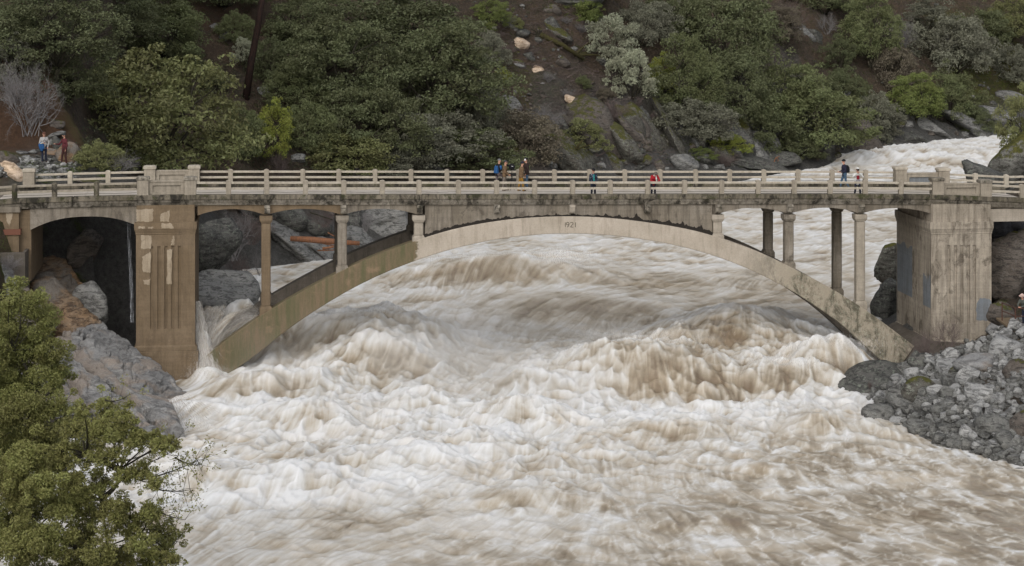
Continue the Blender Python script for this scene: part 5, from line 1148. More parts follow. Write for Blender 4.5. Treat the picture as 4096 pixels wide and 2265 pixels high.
for e in ((2400,200), (2450,280), (2500,240)): q = hit(*e); b = MB(); b.tube(bez((h2[0]-1, h2[1]-.3, h2[2]+1.0), (q[0], q[1]-1, q[2]+1.2), (0, 0, .6)), [.16,.13,.1,.07,.04], 5); b.build('limb', M_MBARK, fo)
tag(fo, 'fallen mossy oak trunk with torn root plate on the slide scar', 'tree')
x, y, z = hit(2240, 640); b = MB(); b.tube(bez((x, y, z-.3), at(2330, 560, y-.5), (.2, 0, -.3)), [.20,.18,.15,.13,.1], 7); b.tube(bez(at(2290, 600, y-.3), at(2370, 575, y-.4), (0, 0, -.1)), [.12,.10,.08,.06,.04], 6); o = b.build('leaning_trunk', M_MBARK, None, True); tag(o, 'short curved mossy trunk leaning over the brown slab', 'tree trunk')
b = MB(); x, y, z = hit(3095, 655); b.tube([at(3095, 652, y-.6), at(3103, 632, y-.6), at(3118, 625, y-.6)], [.05,.06,.04], 5); b.tube([at(3111, 655, y-.6), at(3113, 640, y-.6), at(3106, 630, y-.6)], [.05,.05,.05], 5); o = b.build('driftwood_branch', M_LOG, None); tag(o, 'pale orange forked driftwood branch on railside boulders', 'branch')
# ---- near trees at the lower left
def near_tree(clumps, Yr_, trunk, nl, seed, col, label, leaf=.046, limbs=(), sparse=()):
    r = random.Random(seed); rn = np.random.RandomState(seed); C = []; vv = []; tot = sum(c[2]**2 for c in clumps); cen = []; b = MB()
    base = Vector(at(*trunk)); gz = float(T_at(base.x, base.y)); root = empty('tree', (base.x, base.y, gz)); off = Vector((base.x, base.y, gz))
    for cx, cy, rad in clumps:
        y = r.uniform(*Yr_); c = Vector(at(cx, cy, y)); q = rad*y/F; cen.append(c); k = int(nl*rad**2/tot)
        sub = [(c, q*.8)]+[(c+Vector((r.gauss(0, q*.55), r.gauss(0, q*.6), r.gauss(0, q*.5))), q*r.uniform(.22, .42)) for _ in range(16)]
        st = sum(s_[1]**2 for s_ in sub); tone = r.uniform(0, .25)
        for cc, qq in sub:
            m_ = int(k*qq*qq/st); d = rn.normal(size=(m_, 3)); d /= np.linalg.norm(d, axis=1)[:, None]; d *= (rn.uniform(.2, 1.1, m_)**.5*qq)[:, None]; C.append(np.array(cc)+d*np.array([1, 1, .8])); vv.append(np.full(m_, tone+r.uniform(0, .25)))
            b.tube(bez(c+Vector((0, 0, -q*.3)), cc, (r.gauss(0, .1), r.gauss(0, .1), 0), 4), [.014,.010,.007,.004], 3, caps=False)
    hubs = [base]+[Vector(at(*p)) for p in limbs]
    for i, p in enumerate(hubs[1:]): q = hubs[max(0, i)] if i % 2 == 0 else base; b.tube(bez(base if i < 2 else min(hubs[:i+1], key=lambda h: (h-p).length), p, (r.uniform(-.5, .5), 0, r.uniform(-.3, .5)), 7), [.10,.085,.07,.06,.05,.04,.03], 7)
    for c in cen: h = min(hubs, key=lambda h: (h-c).length); b.tube(bez(h, c, (r.gauss(0, .25), 0, r.gauss(0, .2)), 6), [.032,.028,.024,.02,.015,.01], 5, caps=False)
    for (p0, p1, n) in sparse:      # thin open sprays with single leaves
        a, e = Vector(at(*p0)), Vector(at(*p1)); main = bez(a, e, (0, 0, -.15), 7); b.tube(main, [.03,.026,.022,.018,.014,.010,.006], 4, caps=False)
        for k in range(n):
            q = main[r.randint(1, 6)]; t_ = q+Vector((r.gauss(.25, .35), r.gauss(0, .3), r.gauss(0.05, .35))); b.tube(bez(q, t_, (0, 0, r.uniform(-.1, .1)), 4), [.009,.007,.005,.003], 3, caps=False)
            for _ in range(r.randint(9, 22)): C.append((np.array(t_)+rn.normal(size=3)*.085)[None]); vv.append(np.full(1, r.uniform(0, .5)))
    me = leaf_mesh('leaves', np.concatenate(C)-np.array(off)[None], leaf, seed, vv=np.concatenate(vv), asp=.42); c_ = link('crown', me, root); c_.color = (*col, 1)
    b.v = [tuple(Vector(v)-off) for v in b.v]; t = link('trunk', b.mesh('trunk', M_BARK, True), root); tag(root, label, 'tree'); return root
rr_ = random.Random(4)
A_ = [(40,1190,70),(120,1220,75),(20,1300,100),(140,1320,100),(90,1420,120),(210,1400,70),(30,1540,130),(170,1530,110),(240,1480,60),(100,1650,130),(230,1620,70),(20,1760,130),(150,1770,110),(250,1700,50),(70,1880,120),(190,1870,90),(-60,1420,130),(-70,1650,140),(-60,1900,140),(60,1140,40),(190,1300,45)]
near_tree(A_, (64, 68), (60, 2500, 66), 115000, 21, (.175,.178,.055), 'tall dense evergreen tree filling the lower left picture edge', limbs=[(70,1900,66),(120,1600,66),(50,1400,66),(200,1560,65)])
B_ = [(430,1640,70),(500,1680,60),(380,1720,80),(470,1740,70),(540,1760,60),(330,1800,70),(420,1830,60),(610,1760,50),(650,1780,40),(690,1770,35),(330,1640,40),(300,1720,50),(250,1800,50),
      (240,1860,70),(100,1820,90),(20,1900,90),(400,1930,60),(330,2030,70),(280,1960,60),(310,1930,60),(180,1940,80),(60,1960,90),(560,1880,55),(500,1900,45),(620,1930,40),(40,2050,110),(150,2020,90),(250,2040,90),(60,2180,120),(190,2170,110),(320,2130,90),(400,2200,90),(300,2250,90),(450,2050,80),(520,2100,80),(600,2050,60),(560,2180,70),(640,2130,60),(660,2200,60),(600,2260,70),(480,2260,80),(110,2290,100),(-60,2100,100),(690,2240,40),(350,1980,70)]
near_tree(B_, (57, 62), (420, 2700, 60), 120000, 22, (.19,.188,.06), 'spreading evergreen tree with thin open branches over the foam at lower left', limbs=[(380,2250,60),(400,2000,60),(560,2140,60),(480,1880,60),(340,1820,60),(150,2120,60)],
    sparse=[((500,1880,60),(700,1800,59.5),16),((560,1920,60),(790,1840,59),18),((600,1950,60),(760,1960,59),16),((450,1850,60),(620,1800,60),10),((560,2010,60),(740,2080,59),14),((700,1830,59.3),(805,1860,59),9),((380,1830,60.5),(520,1790,60),8),((420,1600,60.5),(500,1590,60),6)])
# ------------------------------------------------------------------ people
def flat(name, c, rough=.85): return NT(name, rough, .2).col(c).m
_mc = {}
def cloth(name, c):
    if name not in _mc:
        m = NT(name, .9, .15); n_ = m.noise(m.pos(), 14, 4, .7); m.col(m.mix(m.ramp(n_, [(.3, 0), (.7, 1)]), tuple(x*.75 for x in c), tuple(x*1.15 for x in c))).bump(n_, .4, .02); _mc[name] = m.m
    return _mc[name]
SKIN = flat('skin', (.42,.23,.16), .6); HAIRM = flat('dark_hair', (.035,.028,.024)); SHOE = flat('brown_shoe', (.055,.035,.025)); EYE = flat('eye_dark', (.015,.012,.01), .4); LIP = flat('lip', (.30,.12,.10), .6)
def capsule(a, b, ra, rb, n=10):
    a, b = Vector(a), Vector(b); d = (b-a); L = d.length or 1e-4; d = d/L if L > 1e-3 else Vector((0, 0, 1)); pts = []; rad = []
    for t in (-.92, -.6, -.2): pts.append(a+d*ra*t); rad.append(ra*math.sqrt(1-t*t))
    for t in (0, .35, .65, 1): pts.append(a+(b-a)*t); rad.append(ra+(rb-ra)*t)
    for t in (.2, .6, .92): pts.append(b+d*rb*t); rad.append(rb*math.sqrt(1-t*t))
    m = MB(); m.tube(pts, rad, n); return m
def person(label, loc, rz=0, H=1.76, mats=None, lean=0.0, turn=0.0, nod=0.0, arms=None, legs=None, hat=None, hair=HAIRM, extra=None, scale=1.0, sit=0, group=None, long=False):
    """root at the feet, body faces local -Y; mats: top, legs; arms/legs: (elbow,hand)/(knee,foot) in local metres for L(-x) and R(+x)"""
    top, leg = mats; k = H/1.76; root = empty('person', loc, rz); hipz = .93
    ch = Vector((0, -math.sin(lean)*.46, hipz+math.cos(lean)*.46)); nk = ch+Vector((0, -math.sin(lean)*.13, math.cos(lean)*.13))
    hd = nk+Vector((0, -.02-math.sin(lean+nod)*.13, .03+math.cos(lean+nod)*.13)); P = []   # (mesh, material index): 0 top 1 legs 2 skin 3 shoe
    def add(a, b, ra, rb, m, n=10): P.append((capsule(a, b, ra, rb, n), m, (Vector(a), Vector(b), (ra+rb)/2)))
    pel = Vector((0, 0, hipz)); add(pel+Vector((-.075, 0, 0)), pel+Vector((.075, 0, 0)), .125, .125, 0 if long else 1); mid = (pel+ch)/2
    add(mid+Vector((-.05, 0, -.06)), mid+Vector((.05, 0, -.06)), .135, .135, 0); add(ch+Vector((-.09, 0, -.06)), ch+Vector((.09, 0, -.06)), .138, .138, 0); add(ch+Vector((-.155, 0, .05)), ch+Vector((.155, 0, .05)), .072, .072, 0); add(pel, ch, .14, .15, 0)
    add(nk+Vector((0, 0, -.05)), hd, .06, .056, 2); add(hd, hd+Vector((0, -.012, .055)), .088, .096, 2)
    R_ = Matrix.Rotation(turn, 4, 'Z')
    def hp(x, y, z): v = Matrix.Rotation(nod+lean*.5, 4, 'X')@Vector((x, y, z)); v = R_@v; return hd+v
    add(hp(0, -.06, -.045), hp(0, -.07, -.05), .05, .045, 2, 8); add(hp(0, -.098, .03), hp(0, -.118, .0), .014, .02, 2, 6); add(hp(-.094, 0, .01), hp(-.096, 0, .035), .02, .02, 2, 6); add(hp(.094, 0, .01), hp(.096, 0, .035), .02, .02, 2, 6)
    arms = arms or [((-.26, .02, 1.16), (-.25, -.06, .90)), ((.26, .02, 1.16), (.25, -.06, .90))]
    hands = []
    for sx_, (el, ha) in zip((-1, 1), arms):
        sh = ch+Vector((.18*sx_, 0, .05)); el, ha = Vector(el), Vector(ha); add(sh, el, .064, .052, 0); add(el, ha, .052, .036, 0); d = (ha-el).normalized(); add(ha, ha+d*.07, .034, .036, 2, 8); hands.append((ha, d, sx_))
    legs = legs or [((-.10, -.02, .49), (-.11, .02, .08)), ((.10, -.02, .49), (.12, .02, .08))]
    for sx_, (kn, ft) in zip((-1, 1), legs):
        hp_ = pel+Vector((.09*sx_, 0, -.04)); kn, ft = Vector(kn), Vector(ft); add(hp_, kn, .098, .066, 1); add(kn, ft, .068, .05, 1); add(ft+Vector((0, .02, -.035)), ft+Vector((.02*sx_, -.16, -.045)), .045, .038, 3, 8)
    b = MB()
    for m_, _, _ in P: b.add(m_.v, m_.f)
    me = b.mesh('body', [top, leg, SKIN, SHOE]); tmp = bpy.data.objects.new('tmp', me); COL.objects.link(tmp); md = tmp.modifiers.new('r', 'REMESH'); md.mode = 'VOXEL'; md.voxel_size = .021
    sm = tmp.modifiers.new('s', 'SMOOTH'); sm.factor = .5; sm.iterations = 3
    dg = bpy.context.evaluated_depsgraph_get(); me2 = bpy.data.meshes.new_from_object(tmp.evaluated_get(dg)); bpy.data.objects.remove(tmp); me2.name = 'body'
    V = np.array([v.co for v in me2.vertices]); best = np.full(len(V), 9.); idx = np.zeros(len(V), int)
    for m_, mi, (a, c, rr) in P:
        a, c = np.array(a), np.array(c); e = c-a; t = np.clip(((V-a)@e)/max(e@e, 1e-9), 0, 1); dist = np.linalg.norm(V-a-t[:, None]*e, axis=1)-rr; u = dist < best; best[u] = dist[u]; idx[u] = mi
    lv = np.array([p.vertices[0] for p in me2.polygons]); 
    # wrinkles in the clothing
    Vn = V + (fbm3(V+loc[0], 9, 2, 3)*.006*(idx < 2))[:, None]*np.array([1, 1, .3]); nb = len(V); faces = [tuple(p.vertices) for p in me2.polygons]; mi_ = list(idx[lv]); allV = [tuple(v) for v in Vn]
    fb = MB()
    for ha, d, sx_ in hands:        # fingers and thumb, slightly curled
        up_ = Vector((0, 0, 1)); sd_ = d.cross(up_); sd_ = sd_.normalized() if sd_.length > .1 else Vector((1, 0, 0)); nn = sd_.cross(d).normalized(); p0 = ha+d*.085
        for q, L in zip((-1.5, -.5, .5, 1.5), (.062, .074, .07, .055)):
            a0 = p0+sd_*q*.017; a1 = a0+d*L*.55-nn*.004; a2 = a1+d*L*.40-nn*.022; fb.tube([a0-d*.02, a0, a1, a2], [.009, .0095, .0085, .006], 6)
        t0 = ha+d*.03+sd_*.03*sx_; fb.tube([t0, t0+d*.03+sd_*.022*sx_-nn*.01, t0+d*.06+sd_*.026*sx_-nn*.02], [.012, .0105, .008], 6)
    f0 = len(allV); allV += [tuple(v) for v in fb.v]; faces += [tuple(i+f0 for i in f) for f in fb.f]; mi_ += [2]*len(fb.f)
    me3 = bpy.data.meshes.new('body'); me3.from_pydata(allV, [], faces); [me3.materials.append(m) for m in (top, leg, SKIN, SHOE)]; me3.polygons.foreach_set('material_index', mi_); me3.polygons.foreach_set('use_smooth', [True]*len(faces)); me3.update(); bpy.data.meshes.remove(me2)
    body = link('body', me3, root)
    b = MB(); [b.add(capsule(hp(sx_*.034, -.088, .035), hp(sx_*.036, -.09, .035), .0125, .0125, 6).v, capsule((0,0,0),(0,0,.002),.01,.01,6).f) for sx_ in (-1, 1)]; b.build('eyes', EYE, root, True)
    b = MB(); b.tube([hp(-.024, -.10, -.035), hp(0, -.112, -.037), hp(.024, -.10, -.035)], [.005, .007, .005], 5); b.build('mouth', LIP, root)
    def cap_mesh(zc, r0, zmin, mat, nm):
        D, Fc = ico(3); Q = D*np.array([r0*.97, r0*1.08, r0]); keep = D[:, 2] > zmin; Q = Q+(fbm3(D, 3, 2, 3)*.004)[:, None]*D; V_ = [tuple(hp(x, y+.012, z+zc)) for x, y, z in Q]; Fk = [tuple(f) for f in Fc if keep[f].all()]
        o = MB(); o.add(V_, Fk); return o.build(nm, mat, root, True)
    if hat is None or hat[0] == 'hair': cap_mesh(.045, .108, -.25 if hat is None else -.5, hair, 'hair')
    else:
        cap_mesh(.04, .104, -.45, hair, 'hair'); o = cap_mesh(.05, .117, .02 if hat[0] != 'beanie' else -.15, hat[1], 'hat')
        if hat[0] == 'cap': b = MB(); b.add([tuple(hp(x, y, z)) for x, y, z in ((-.07,-.10,.065),(.07,-.10,.065),(.055,-.19,.05),(0,-.205,.052),(-.055,-.19,.05),(-.07,-.10,.072),(.07,-.10,.072),(.055,-.19,.057),(0,-.205,.059),(-.055,-.19,.057))], [(0,4,3,2,1),(5,6,7,8,9),(0,1,6,5),(1,2,7,6),(2,3,8,7),(3,4,9,8),(4,0,5,9)]); b.build('hat_brim', hat[2] if len(hat) > 2 else hat[1], o)
        if hat[0] == 'brim': b = MB(); b.tube([hp(0, .01, .055), hp(0, .01, .065)], [.175, .17], 16); b.build('hat_brim', hat[1], o)
    if extra: extra(root, dict(ch=ch, nk=nk, hd=hd, pel=pel, hp=hp, hands=hands))
    root.scale = (k*scale,)*3; tag(root, label, 'person', group); return root
def road(px, w): s, _ = sz(px, 760, w); return bw(s, w, zt(s)-.355)
FACE = lambda deg: TH+math.radians(deg)     # 0 looks towards the viewer, 90 to the right of the picture, 180 away
BRWN = cloth('brown_canvas', (.13,.085,.05)); KHA = cloth('grey_trousers', (.14,.12,.10)); DKB = cloth('dark_brown_leather', (.030,.020,.018)); JEAN = cloth('blue_denim', (.05,.085,.13)); NAVY = cloth('navy_cloth', (.018,.022,.038)); BLK = cloth('black_cloth', (.012,.012,.014))
BLU = cloth('bright_blue_shell', (.022,.075,.19)); MUST = cloth('mustard_canvas', (.24,.13,.025)); RED = cloth('red_wool', (.26,.014,.02)); GRYT = cloth('light_grey_shirt', (.30,.29,.28)); MAR = cloth('maroon_wool', (.085,.022,.026)); DBRN = cloth('dark_brown_trousers', (.045,.02,.018)); DEN2 = cloth('purple_grey_trousers', (.10,.08,.085))
WHT = cloth('white_shell', (.50,.50,.48)); GRN2 = cloth('grey_green_parka', (.075,.08,.07)); PAT = None
def pattern_mat():
    m = NT('black_white_print', .9, .15); v = m.vor(m.pos(), 11); n_ = m.noise(m.pos(), 9, 3, .6); c = m.mix(m.ramp(v, [(.16, 1), (.22, 0)]), (.015,.02,.03), (.42,.44,.46)); c = m.mix(m.ramp(n_, [(.56, 0), (.6, .8)]), c, (.08,.11,.16)); m.col(c); return m.m
PAT = pattern_mat()
_sp = lambda m, root, pts, r, nm, n=8: (lambda b: (b.tube(pts, r, n), b.build(nm, m, root, True))[1])(MB())
# the four men and the camera on its stand
def blue_extra(root, J):
    ch = J['ch']; b = MB(); b.frus((-.17, .04), (.17, .22), ch.z-.42, ch.z+.02, (-.13, .06), (.13, .18)); b.build('blue_back_panel', BLU, root, bevel=.03)
    for sx_ in (-1, 1): _sp(BLU, root, [ch+Vector((.19*sx_, .0, .03)), Vector((.26*sx_, -.04, 1.2))], [.075,.065], 'blue_shoulder_patch')
person('man in blue and black jacket with grey hair, leftmost of the four on the bridge', road(1992, 5.95), FACE(120), 1.80, (BLK, DEN2), lean=.12, arms=[((-.22,-.16,1.12),(-.10,-.36,1.16)),((.24,-.14,1.12),(.12,-.36,1.14))], legs=[((-.11,-.32,.80),(-.11,-.28,.38)),((.10,.0,.49),(.12,.04,.08))], hair=flat('grey_hair', (.12,.12,.12)), extra=blue_extra)
person('man in brown canvas jacket and dark cap beside the camera, facing right', road(2018, 5.3), FACE(78), 1.76, (BRWN, KHA), lean=.06, arms=[((-.24,-.06,1.12),(-.20,-.24,.98)),((.24,-.06,1.12),(.18,-.26,.98))], legs=[((-.10,.04,.49),(-.11,.10,.08)),((.10,-.06,.49),(.12,-.08,.08))], hat=('cap', flat('charcoal_cap', (.04,.04,.045))), long=True)
person('man in brown jacket, mustard trousers and dark knitted hat, walking left', road(2084, 5.05), FACE(105), 1.72, (BRWN, MUST), lean=.10, turn=.3, arms=[((-.24,.04,1.12),(-.22,-.14,.92)),((.24,-.02,1.12),(.22,-.20,.95))], legs=[((-.10,-.08,.49),(-.11,-.10,.08)),((.10,.06,.49),(.12,.14,.08))], hat=('beanie', flat('dark_knit', (.012,.014,.025))), long=True)
def phone(root, J): b = MB(); h = J['hp'](.10, -.08, .04); b.box((h.x-.01, h.y-.03, h.z-.05), (h.x+.02, h.y+.05, h.z+.05)); b.build('phone', flat('white_phone', (.6,.6,.6)), root)
person('man in dark brown coat and blue jeans holding a hand up to his face', road(2107, 5.95), FACE(-85), 1.86, (DKB, JEAN), lean=.05, arms=[((-.26,-.16,1.22),(-.12,-.20,1.50)),((.26,.02,1.14),(.22,-.10,.92))], hat=('cap', BLK), extra=phone, long=True)
x, y, z = road(2047, 5.45); tri = empty('camera_tripod', (x, y, z), TH)
for a in (0, 2.1, 4.2): b = MB(); b.tube([(0, 0, 1.0), (math.cos(a)*.09, math.sin(a)*.09, .4), (math.cos(a)*.16, math.sin(a)*.16, .0)], [.018,.015,.012], 6); b.build('leg', BLK, tri)
b = MB(); b.tube([(0, 0, .9), (0, 0, 1.2)], .016, 6); b.build('centre_column', BLK, tri)
b = MB(); b.tube([(0, 0, 1.2), (0, 0, 1.26)], .045, 8); b.build('tripod_head', BLK, tri); tag(tri, 'black camera tripod standing between the brown jacket men', 'tripod')
cr_ = empty('video_camera', (x, y, z+1.26), TH); b = MB(); b.frus((-.13, -.10), (.13, .12), 0, .16, (-.19, -.14), (.19, .16)); b.frus((-.19, -.14), (.19, .16), .16, .34, (-.11, -.10), (.13, .10)); b.build('rain_cover', BLK, cr_, bevel=.03)
b = MB(); b.tube([(-.17, -.02, .24), (-.30, -.04, .26)], [.055,.06], 10); b.build('lens', BLK, cr_); b = MB()
for dz, x0, x1 in ((.215, -.05, .06), (.19, -.01, .06)): b.box((x0, -.146, dz), (x1, -.142, dz+.012))
b.build('print', flat('white_print', (.6,.6,.6)), cr_); tag(cr_, 'black rain covered video camera with white print on the tripod', 'camera')
# at the near railing
def teal(root, J): b = MB(); c = J['ch']; b.box((-.035, c.y-.16, c.z-.32), (.035, c.y-.135, c.z+.08)); b.build('teal_shirt', cloth('teal_cloth', (.02,.20,.19)), root, bevel=.01)
person('person in black and white patterned jacket with dark cap looking over the near railing', road(2373, .85), FACE(8), 1.72, (PAT, NAVY), nod=.22, arms=[((-.24,-.05,1.10),(-.08,-.22,1.0)),((.24,-.05,1.10),(.09,-.22,1.0))], hat=('cap', BLK), extra=teal, long=True)
def scarf(root, J):
    n = J['nk']; _sp(WHT, root, [n+Vector((.07*math.cos(a), .07*math.sin(a), -.01)) for a in [i*.7 for i in range(10)]], .035, 'scarf'); c = J['ch']; _sp(WHT, root, [n+Vector((.05, -.08, -.02)), c+Vector((.06, -.17, -.08)), c+Vector((.07, -.2, -.24))], [.03,.04,.035], 'scarf_end')
person('person in red sweater and pale scarf leaning on the near railing looking down', road(2613, .92), FACE(5), 1.75, (RED, NAVY), lean=.62, nod=.55, arms=[((-.27,-.42,1.10),(-.07,-.60,1.05)),((.27,-.42,1.10),(.06,-.60,1.05))], hair=flat('grey_brown_hair', (.10,.085,.075)), extra=scarf)
def pack(root, J): c = J['ch']; b = MB(); b.frus((-.14, .10), (.14, .28), c.z-.38, c.z-.1, (-.15, .11), (.15, .30)); b.frus((-.15, .11), (.15, .30), c.z-.1, c.z+.08, (-.11, .10), (.11, .22)); b.build('backpack', BLK, root, bevel=.03)
person('man walking left with dark jacket, backpack and jeans near the far railing', road(3378, 5.9), FACE(-82), 1.80, (cloth('dark_navy_jacket', (.02,.02,.035)), JEAN), lean=.05, arms=[((-.24,-.06,1.12),(-.14,-.28,1.08)),((.24,-.04,1.12),(.14,-.26,1.06))], legs=[((-.10,-.16,.50),(-.11,-.22,.08)),((.10,.04,.49),(.12,.26,.12))], hat=('beanie', BLK), extra=pack)
def cam2(root, J):
    h = J['hp'](0, -.17, .03); b = MB(); b.box((h.x-.07, h.y-.02, h.z-.045), (h.x+.07, h.y+.05, h.z+.045)); o = b.build('camera', BLK, root, bevel=.008); _sp(BLK, root, [h+Vector((0, -.02, 0)), h+Vector((0, -.12, 0))], [.035,.038], 'lens')
    c = J['ch']; b = MB(); b.box((-.09, c.y-.20, c.z-.26), (.09, c.y-.14, c.z-.02)); b.build('red_camera_bag', cloth('dark_red_cloth', (.16,.012,.02)), root, bevel=.02); b = MB(); b.box((-.13, c.y-.21, c.z-.42), (.13, c.y-.14, c.z-.27)); b.build('waist_bag', cloth('grey_bag', (.22,.21,.22)), root, bevel=.02)
person('photographer in white and grey jacket with white cap shooting over the near railing', road(3430, 1.0), FACE(-6), 1.76, (WHT, NAVY), nod=.05, arms=[((-.30,-.14,1.28),(-.06,-.20,1.50)),((.30,-.14,1.28),(.07,-.20,1.50))], legs=[((-.14,-.02,.49),(-.19,.0,.08)),((.14,-.02,.49),(.19,.0,.08))], hat=('cap', WHT, BLK), extra=cam2)
# on the trail at the left
def jacket(root, J): 
    b = MB(); 
    for q, (px_, pz_) in enumerate(((-.17, 1.05), (-.24, .98), (-.10, .96), (-.18, .86))): c_ = capsule((px_, -.20, pz_+.08), (px_+.03, -.22, pz_-.1), .10, .09, 8); b.add(c_.v, c_.f)
    b.build('blue_jacket_on_arm', BLU, root, True); b = MB(); c_ = capsule((-.20, -.30, 1.16), (-.12, -.30, 1.18), .035, .03, 8); b.add(c_.v, c_.f); b.build('cream_lining', cloth('cream_cloth', (.5,.47,.38)), root, True)
    c = J['ch']; b = MB(); n_ = 14; ring = []
    for i in range(n_): a = 2*math.pi*i/n_; ring += [(.03+.085*math.cos(a), -.165+.02*abs(math.cos(a)), c.z-.12+.085*math.sin(a)), (.03+.065*math.cos(a), -.165+.02*abs(math.cos(a)), c.z-.12+.065*math.sin(a))]
    b.add(ring, [(2*i, (2*i+2) % (2*n_), (2*i+3) % (2*n_), 2*i+1) for i in range(n_)]); b.build('shirt_print', cloth('dark_print', (.06,.035,.05)), root)
def on_trail(px, py, Y): x, y, z = at(px, py, Y); return (x, y, float(T_at(x, y)))
p_ = on_trail(176, 579, 120.3); person('man in grey shirt carrying a blue jacket over his arm walking down the trail', p_, FACE(10), 1.80, (GRYT, NAVY), nod=.35, arms=[((-.26,-.04,1.14),(-.06,-.24,1.16)),((.28,.0,1.14),(.22,-.06,.93))], legs=[((-.10,-.08,.49),(-.10,-.12,.08)),((.10,.0,.49),(.13,.08,.10))], hair=flat('reddish_hair', (.10,.045,.03)), extra=jacket)
p_ = on_trail(258, 640, 120.6); person('bearded man in maroon sweater and dark trousers standing by the long tan boulder', p_, FACE(-55), 1.84, (MAR, DBRN), nod=.1, arms=[((-.30,-.18,1.16),(-.30,-.42,1.20)),((.27,.02,1.14),(.24,-.06,.90))], legs=[((-.10,-.10,.50),(-.10,-.14,.08)),((.10,.02,.49),(.13,.06,.08))], hat=('beanie', flat('black_grey_knit', (.03,.032,.032))),
    extra=lambda root, J: (lambda b, c_: (b.add(c_.v, c_.f), b.build('beard', HAIRM, root, True)))(MB(), capsule(J['hp'](0, -.085, -.055), J['hp'](0, -.09, -.085), .055, .04, 8)))
# viewing platform at the right edge
x, y, z = at(4095, 1298, 109.5); x2 = x+2.6; b = MB(); b.box((x-1.0, y-.7, z-.14), (x2, y+2.2, z)); pf = b.build('viewing_platform', C_BRN, None, bevel=.02)
M_RUST = flat('rusty_rail', (.07,.035,.025)); b = MB(); b.box((x-.8, y-.5, z-2.6), (x2, y+2.0, z-.141)); b.build('platform_base', C_DARK, pf)
for dx, dy in ((-.62, -.6), (-.9, 1.2), (.5, -.6), (1.6, -.6)): b = MB(); b.tube([(x+dx, y+dy, z-.02), (x+dx, y+dy, z+1.02)], .035, 8); b.build('railing_post', M_RUST, pf)
for h in (1.0, .55): b = MB(); b.tube([(x-.9, y+1.2, z+h), (x-.62, y-.6, z+h)], .025, 6); b.tube([(x-.62, y-.6, z+h), (x2, y-.6, z+h)], .025, 6); b.build('rail', M_RUST, pf)
tag(pf, 'small brown concrete viewing platform with rusty rails at the right edge', 'platform')
def sw(root, J): b = MB(); b.frus((-.17, -.14), (.17, .15), .88, .96, (-.16, -.14), (.16, .15)); b.build('striped_hem', cloth('tan_stripe', (.30,.20,.14)), root, bevel=.03)
person('person in grey green parka and pale hat leaning on the platform rail', (x+.05, y-.05, z), FACE(-50), 1.74, (GRN2, NAVY), lean=.42, nod=.1, arms=[((-.22,-.40,1.12),(-.08,-.56,1.06)),((.22,-.40,1.12),(.08,-.56,1.06))], hat=('brim', cloth('pale_pink_hat', (.42,.30,.26))), extra=sw)
person('person in dark purple jacket standing behind the parka wearer on the platform', (x+.30, y+.55, z), FACE(-30), 1.74, (cloth('dark_purple', (.035,.03,.07)), BLK), lean=.15)
# water leaking from the deck joints
def leak_mat():
    m = NT('falling_water', .4, .4); m.col((.45,.47,.50)); n_ = m.noise(m.pos((6, 6, .5)), 3, 5, .7); m.l(m.ramp(n_, [(.42, .0), (.62, .6)]), m.b.inputs['Alpha']); return m.m
M_LEAK = leak_mat()
b = MB()
for px_, r_ in ((507, .022), (512, .016), (517, .010)):
    b.tube([at(px_, 815, 113.6), at(px_+2, 860, 113.5), at(px_+6, 980, 113.4), at(px_+13, 1120, 113.2), at(px_+17, 1290, 113.0)], [r_, r_*.9, r_*1.1, r_*1.3, r_*1.6], 6, caps=False)
o = b.build('leaking_water', M_LEAK, None, True); tag(o, 'thin white stream of water falling from the deck into the dark hollow', 'water stream')
# ---- spray: fine droplet threads thrown from the crests (uncountable)
def spray(name, srcs, mat, seed=0, width=.010, fine=.35):
    r = np.random.RandomState(seed); V = []; 
    for (px, py, Y), n, sx_, up_, fall, L, spread in srcs:
        n = int(n*1.8); c = np.array(at(px, py, Y)); p = c+r.normal(size=(n, 3))*np.array([spread, .35, .12]); v = np.stack([r.normal(size=n)*.5+sx_, r.normal(size=n)*.4-.5, np.abs(r.normal(size=n))*up_], 1)
        L = L*fine; t = r.uniform(0, fall, n)[:, None]; g = np.array([0, 0, -4.9]); a = p+v*t+g*t*t; dt = L/np.maximum(np.linalg.norm(v+2*g*t, axis=1), .6)[:, None]; t2 = t+dt; e = p+v*t2+g*t2*t2
        w_ = np.array([width, 0, 0])*r.uniform(.5, 1.6, n)[:, None]; V.append(np.stack([a-w_*.3, a+w_*.3, e+w_, e-w_], 1))
    V = np.concatenate(V).reshape(-1, 3); me = mesh_np(name, V, np.arange(len(V)).reshape(-1, 4), [mat], False); return tag(link(name, me), kind='stuff')
def spray_mat():
    m = NT('spray', .6, .2); m.col((.68,.655,.62)); m.b.inputs['Alpha'].default_value = .24; return m.m
M_SPR = spray_mat()
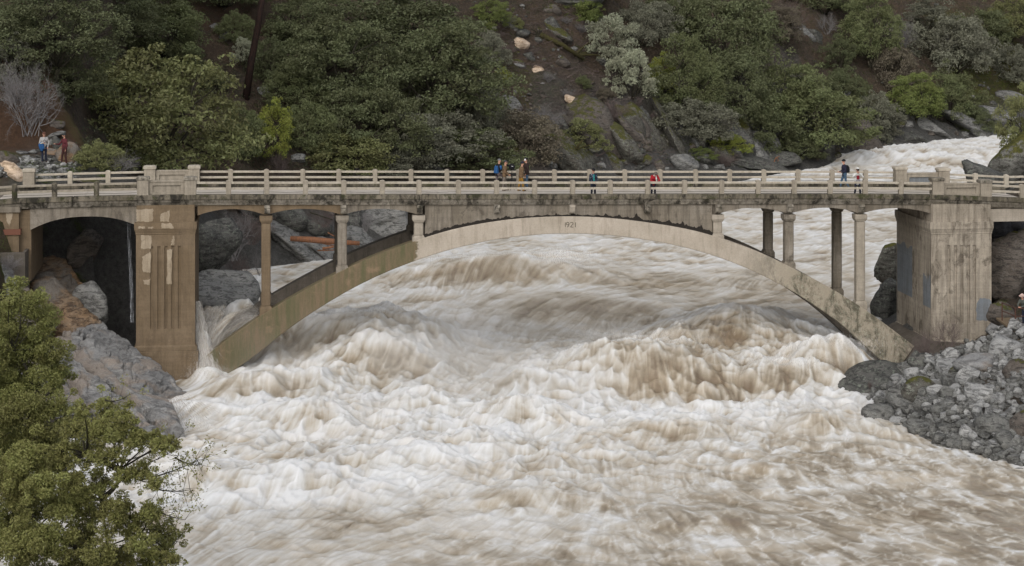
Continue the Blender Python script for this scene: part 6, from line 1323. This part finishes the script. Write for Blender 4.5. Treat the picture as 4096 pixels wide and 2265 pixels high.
SRC = [((800,1290,112.8),900,.3,.6,.9,.10,.35),((990,1262,113.4),900,.5,1.0,.4,.10,.5),((900,1290,113.6),1200,.3,.9,.5,.10,.7),((835,1490,111.3),4200,.1,1.3,.5,.10,.6),((815,1400,112.2),1500,.1,.6,.5,.10,.35),
       ((1400,1230,118),900,.1,1.2,.9,.35,3.6),((1200,1240,118),500,-.2,1.2,.9,.35,2.2),((2500,1330,112.3),1100,.0,1.3,.7,.3,2.2),((2650,1350,112),1000,.4,1.2,.7,.3,1.4),((2090,1630,101.5),1400,0,1.4,.5,.22,1.1),((1230,1680,101),1200,0,1.5,.55,.25,1.3),
       ((3330,1370,112.6),1500,-.3,1.6,.7,.3,1.4),((3150,1440,110.3),1000,-.4,1.2,.6,.3,1.4),((2230,1010,147),1400,.2,1.4,.8,.4,1.2),((2000,1020,147),900,0,1.2,.8,.4,3),((700,1620,102.3),1800,.7,1.0,.8,.32,.9),((740,1700,99.5),1200,.6,1.0,.7,.3,.6),((3560,1690,101.5),600,.5,1.2,.5,.25,.6),((3640,1640,104),700,.4,1.6,.6,.3,.5),((3400,1700,101),500,-.6,1,.5,.2,.5),
       ((3560,600,231),900,0,1.2,1.0,.5,2.0),((3700,600,233),900,0,1.2,1.2,.5,3.0)]
spray('spray', SRC, M_SPR, 3)

# silky threads of the water pouring over between pier and rib
def threads(name, paths, seed=4):
    r = np.random.RandomState(seed); V = []; Fq = []; fo = []
    for pts, wid, n, sg in paths:
        P = np.array([at(*p) for p in pts]); tt = np.linspace(0, 1, len(P))
        for i in range(n):
            t0 = r.uniform(-.05, .9); t1 = t0+r.uniform(.05, .17); ts = np.clip(np.linspace(t0, t1, 5), 0, 1); o1 = r.normal()*.55; o2 = r.normal()*.35-.3; k = len(V); w_ = r.uniform(.005, .013); f_ = r.uniform(.3, 1)
            wd = np.interp(ts, tt, wid)*(1+.5*ts*abs(r.normal()))
            for j, t in enumerate(ts):
                c = np.array([np.interp(t, tt, P[:, a]) for a in range(3)])+np.array([o1*wd[j]*sg[0], o2*wd[j], o1*wd[j]*sg[1]+r.normal()*.008]); q = w_*math.sin(math.pi*(j+.4)/5.0)
                V += [c-np.array([q*sg[0], 0, q*sg[1]]), c+np.array([q*sg[0], 0, q*sg[1]])]; fo += [f_, f_]
            Fq += [(k+2*j, k+2*j+1, k+2*j+3, k+2*j+2) for j in range(4)]
    me = mesh_np(name, V, Fq, [M_THR]); a = me.attributes.new('foam', 'FLOAT', 'POINT'); a.data.foreach_set('value', np.array(fo, np.float32)); return tag(link(name, me), kind='stuff')
m = NT('water_threads', .6, .2); m.col(m.ramp(m.attr('foam').outputs['Fac'], [(.2, (.36,.30,.23)), (.6, (.50,.47,.42)), (1, (.60,.59,.57))])); m.b.inputs['Alpha'].default_value = .40; M_THR = m.m
threads('water_threads', [([(793,1205,113.2),(797,1290,113.0),(806,1370,112.6),(822,1440,112.0),(838,1505,111.4)], [.12,.24,.30,.36,.40], 3000, (1, .1)),
    ([(1022,1255,115.0),(985,1254,114.6),(930,1285,114.2),(880,1335,113.8),(845,1390,113.3),(826,1450,112.6)], [.25,.5,.7,.8,.75,.6], 5200, (.6, .8)),
    ([(860,1225,115.6),(840,1275,115.2),(815,1330,114.2),(806,1400,113.2)], [.6,.7,.6,.4], 2200, (1, .2)),
    ([(700,1590,103.0),(720,1640,101.6),(745,1700,99.4)], [.5,.7,.9], 1200, (1, .3))])
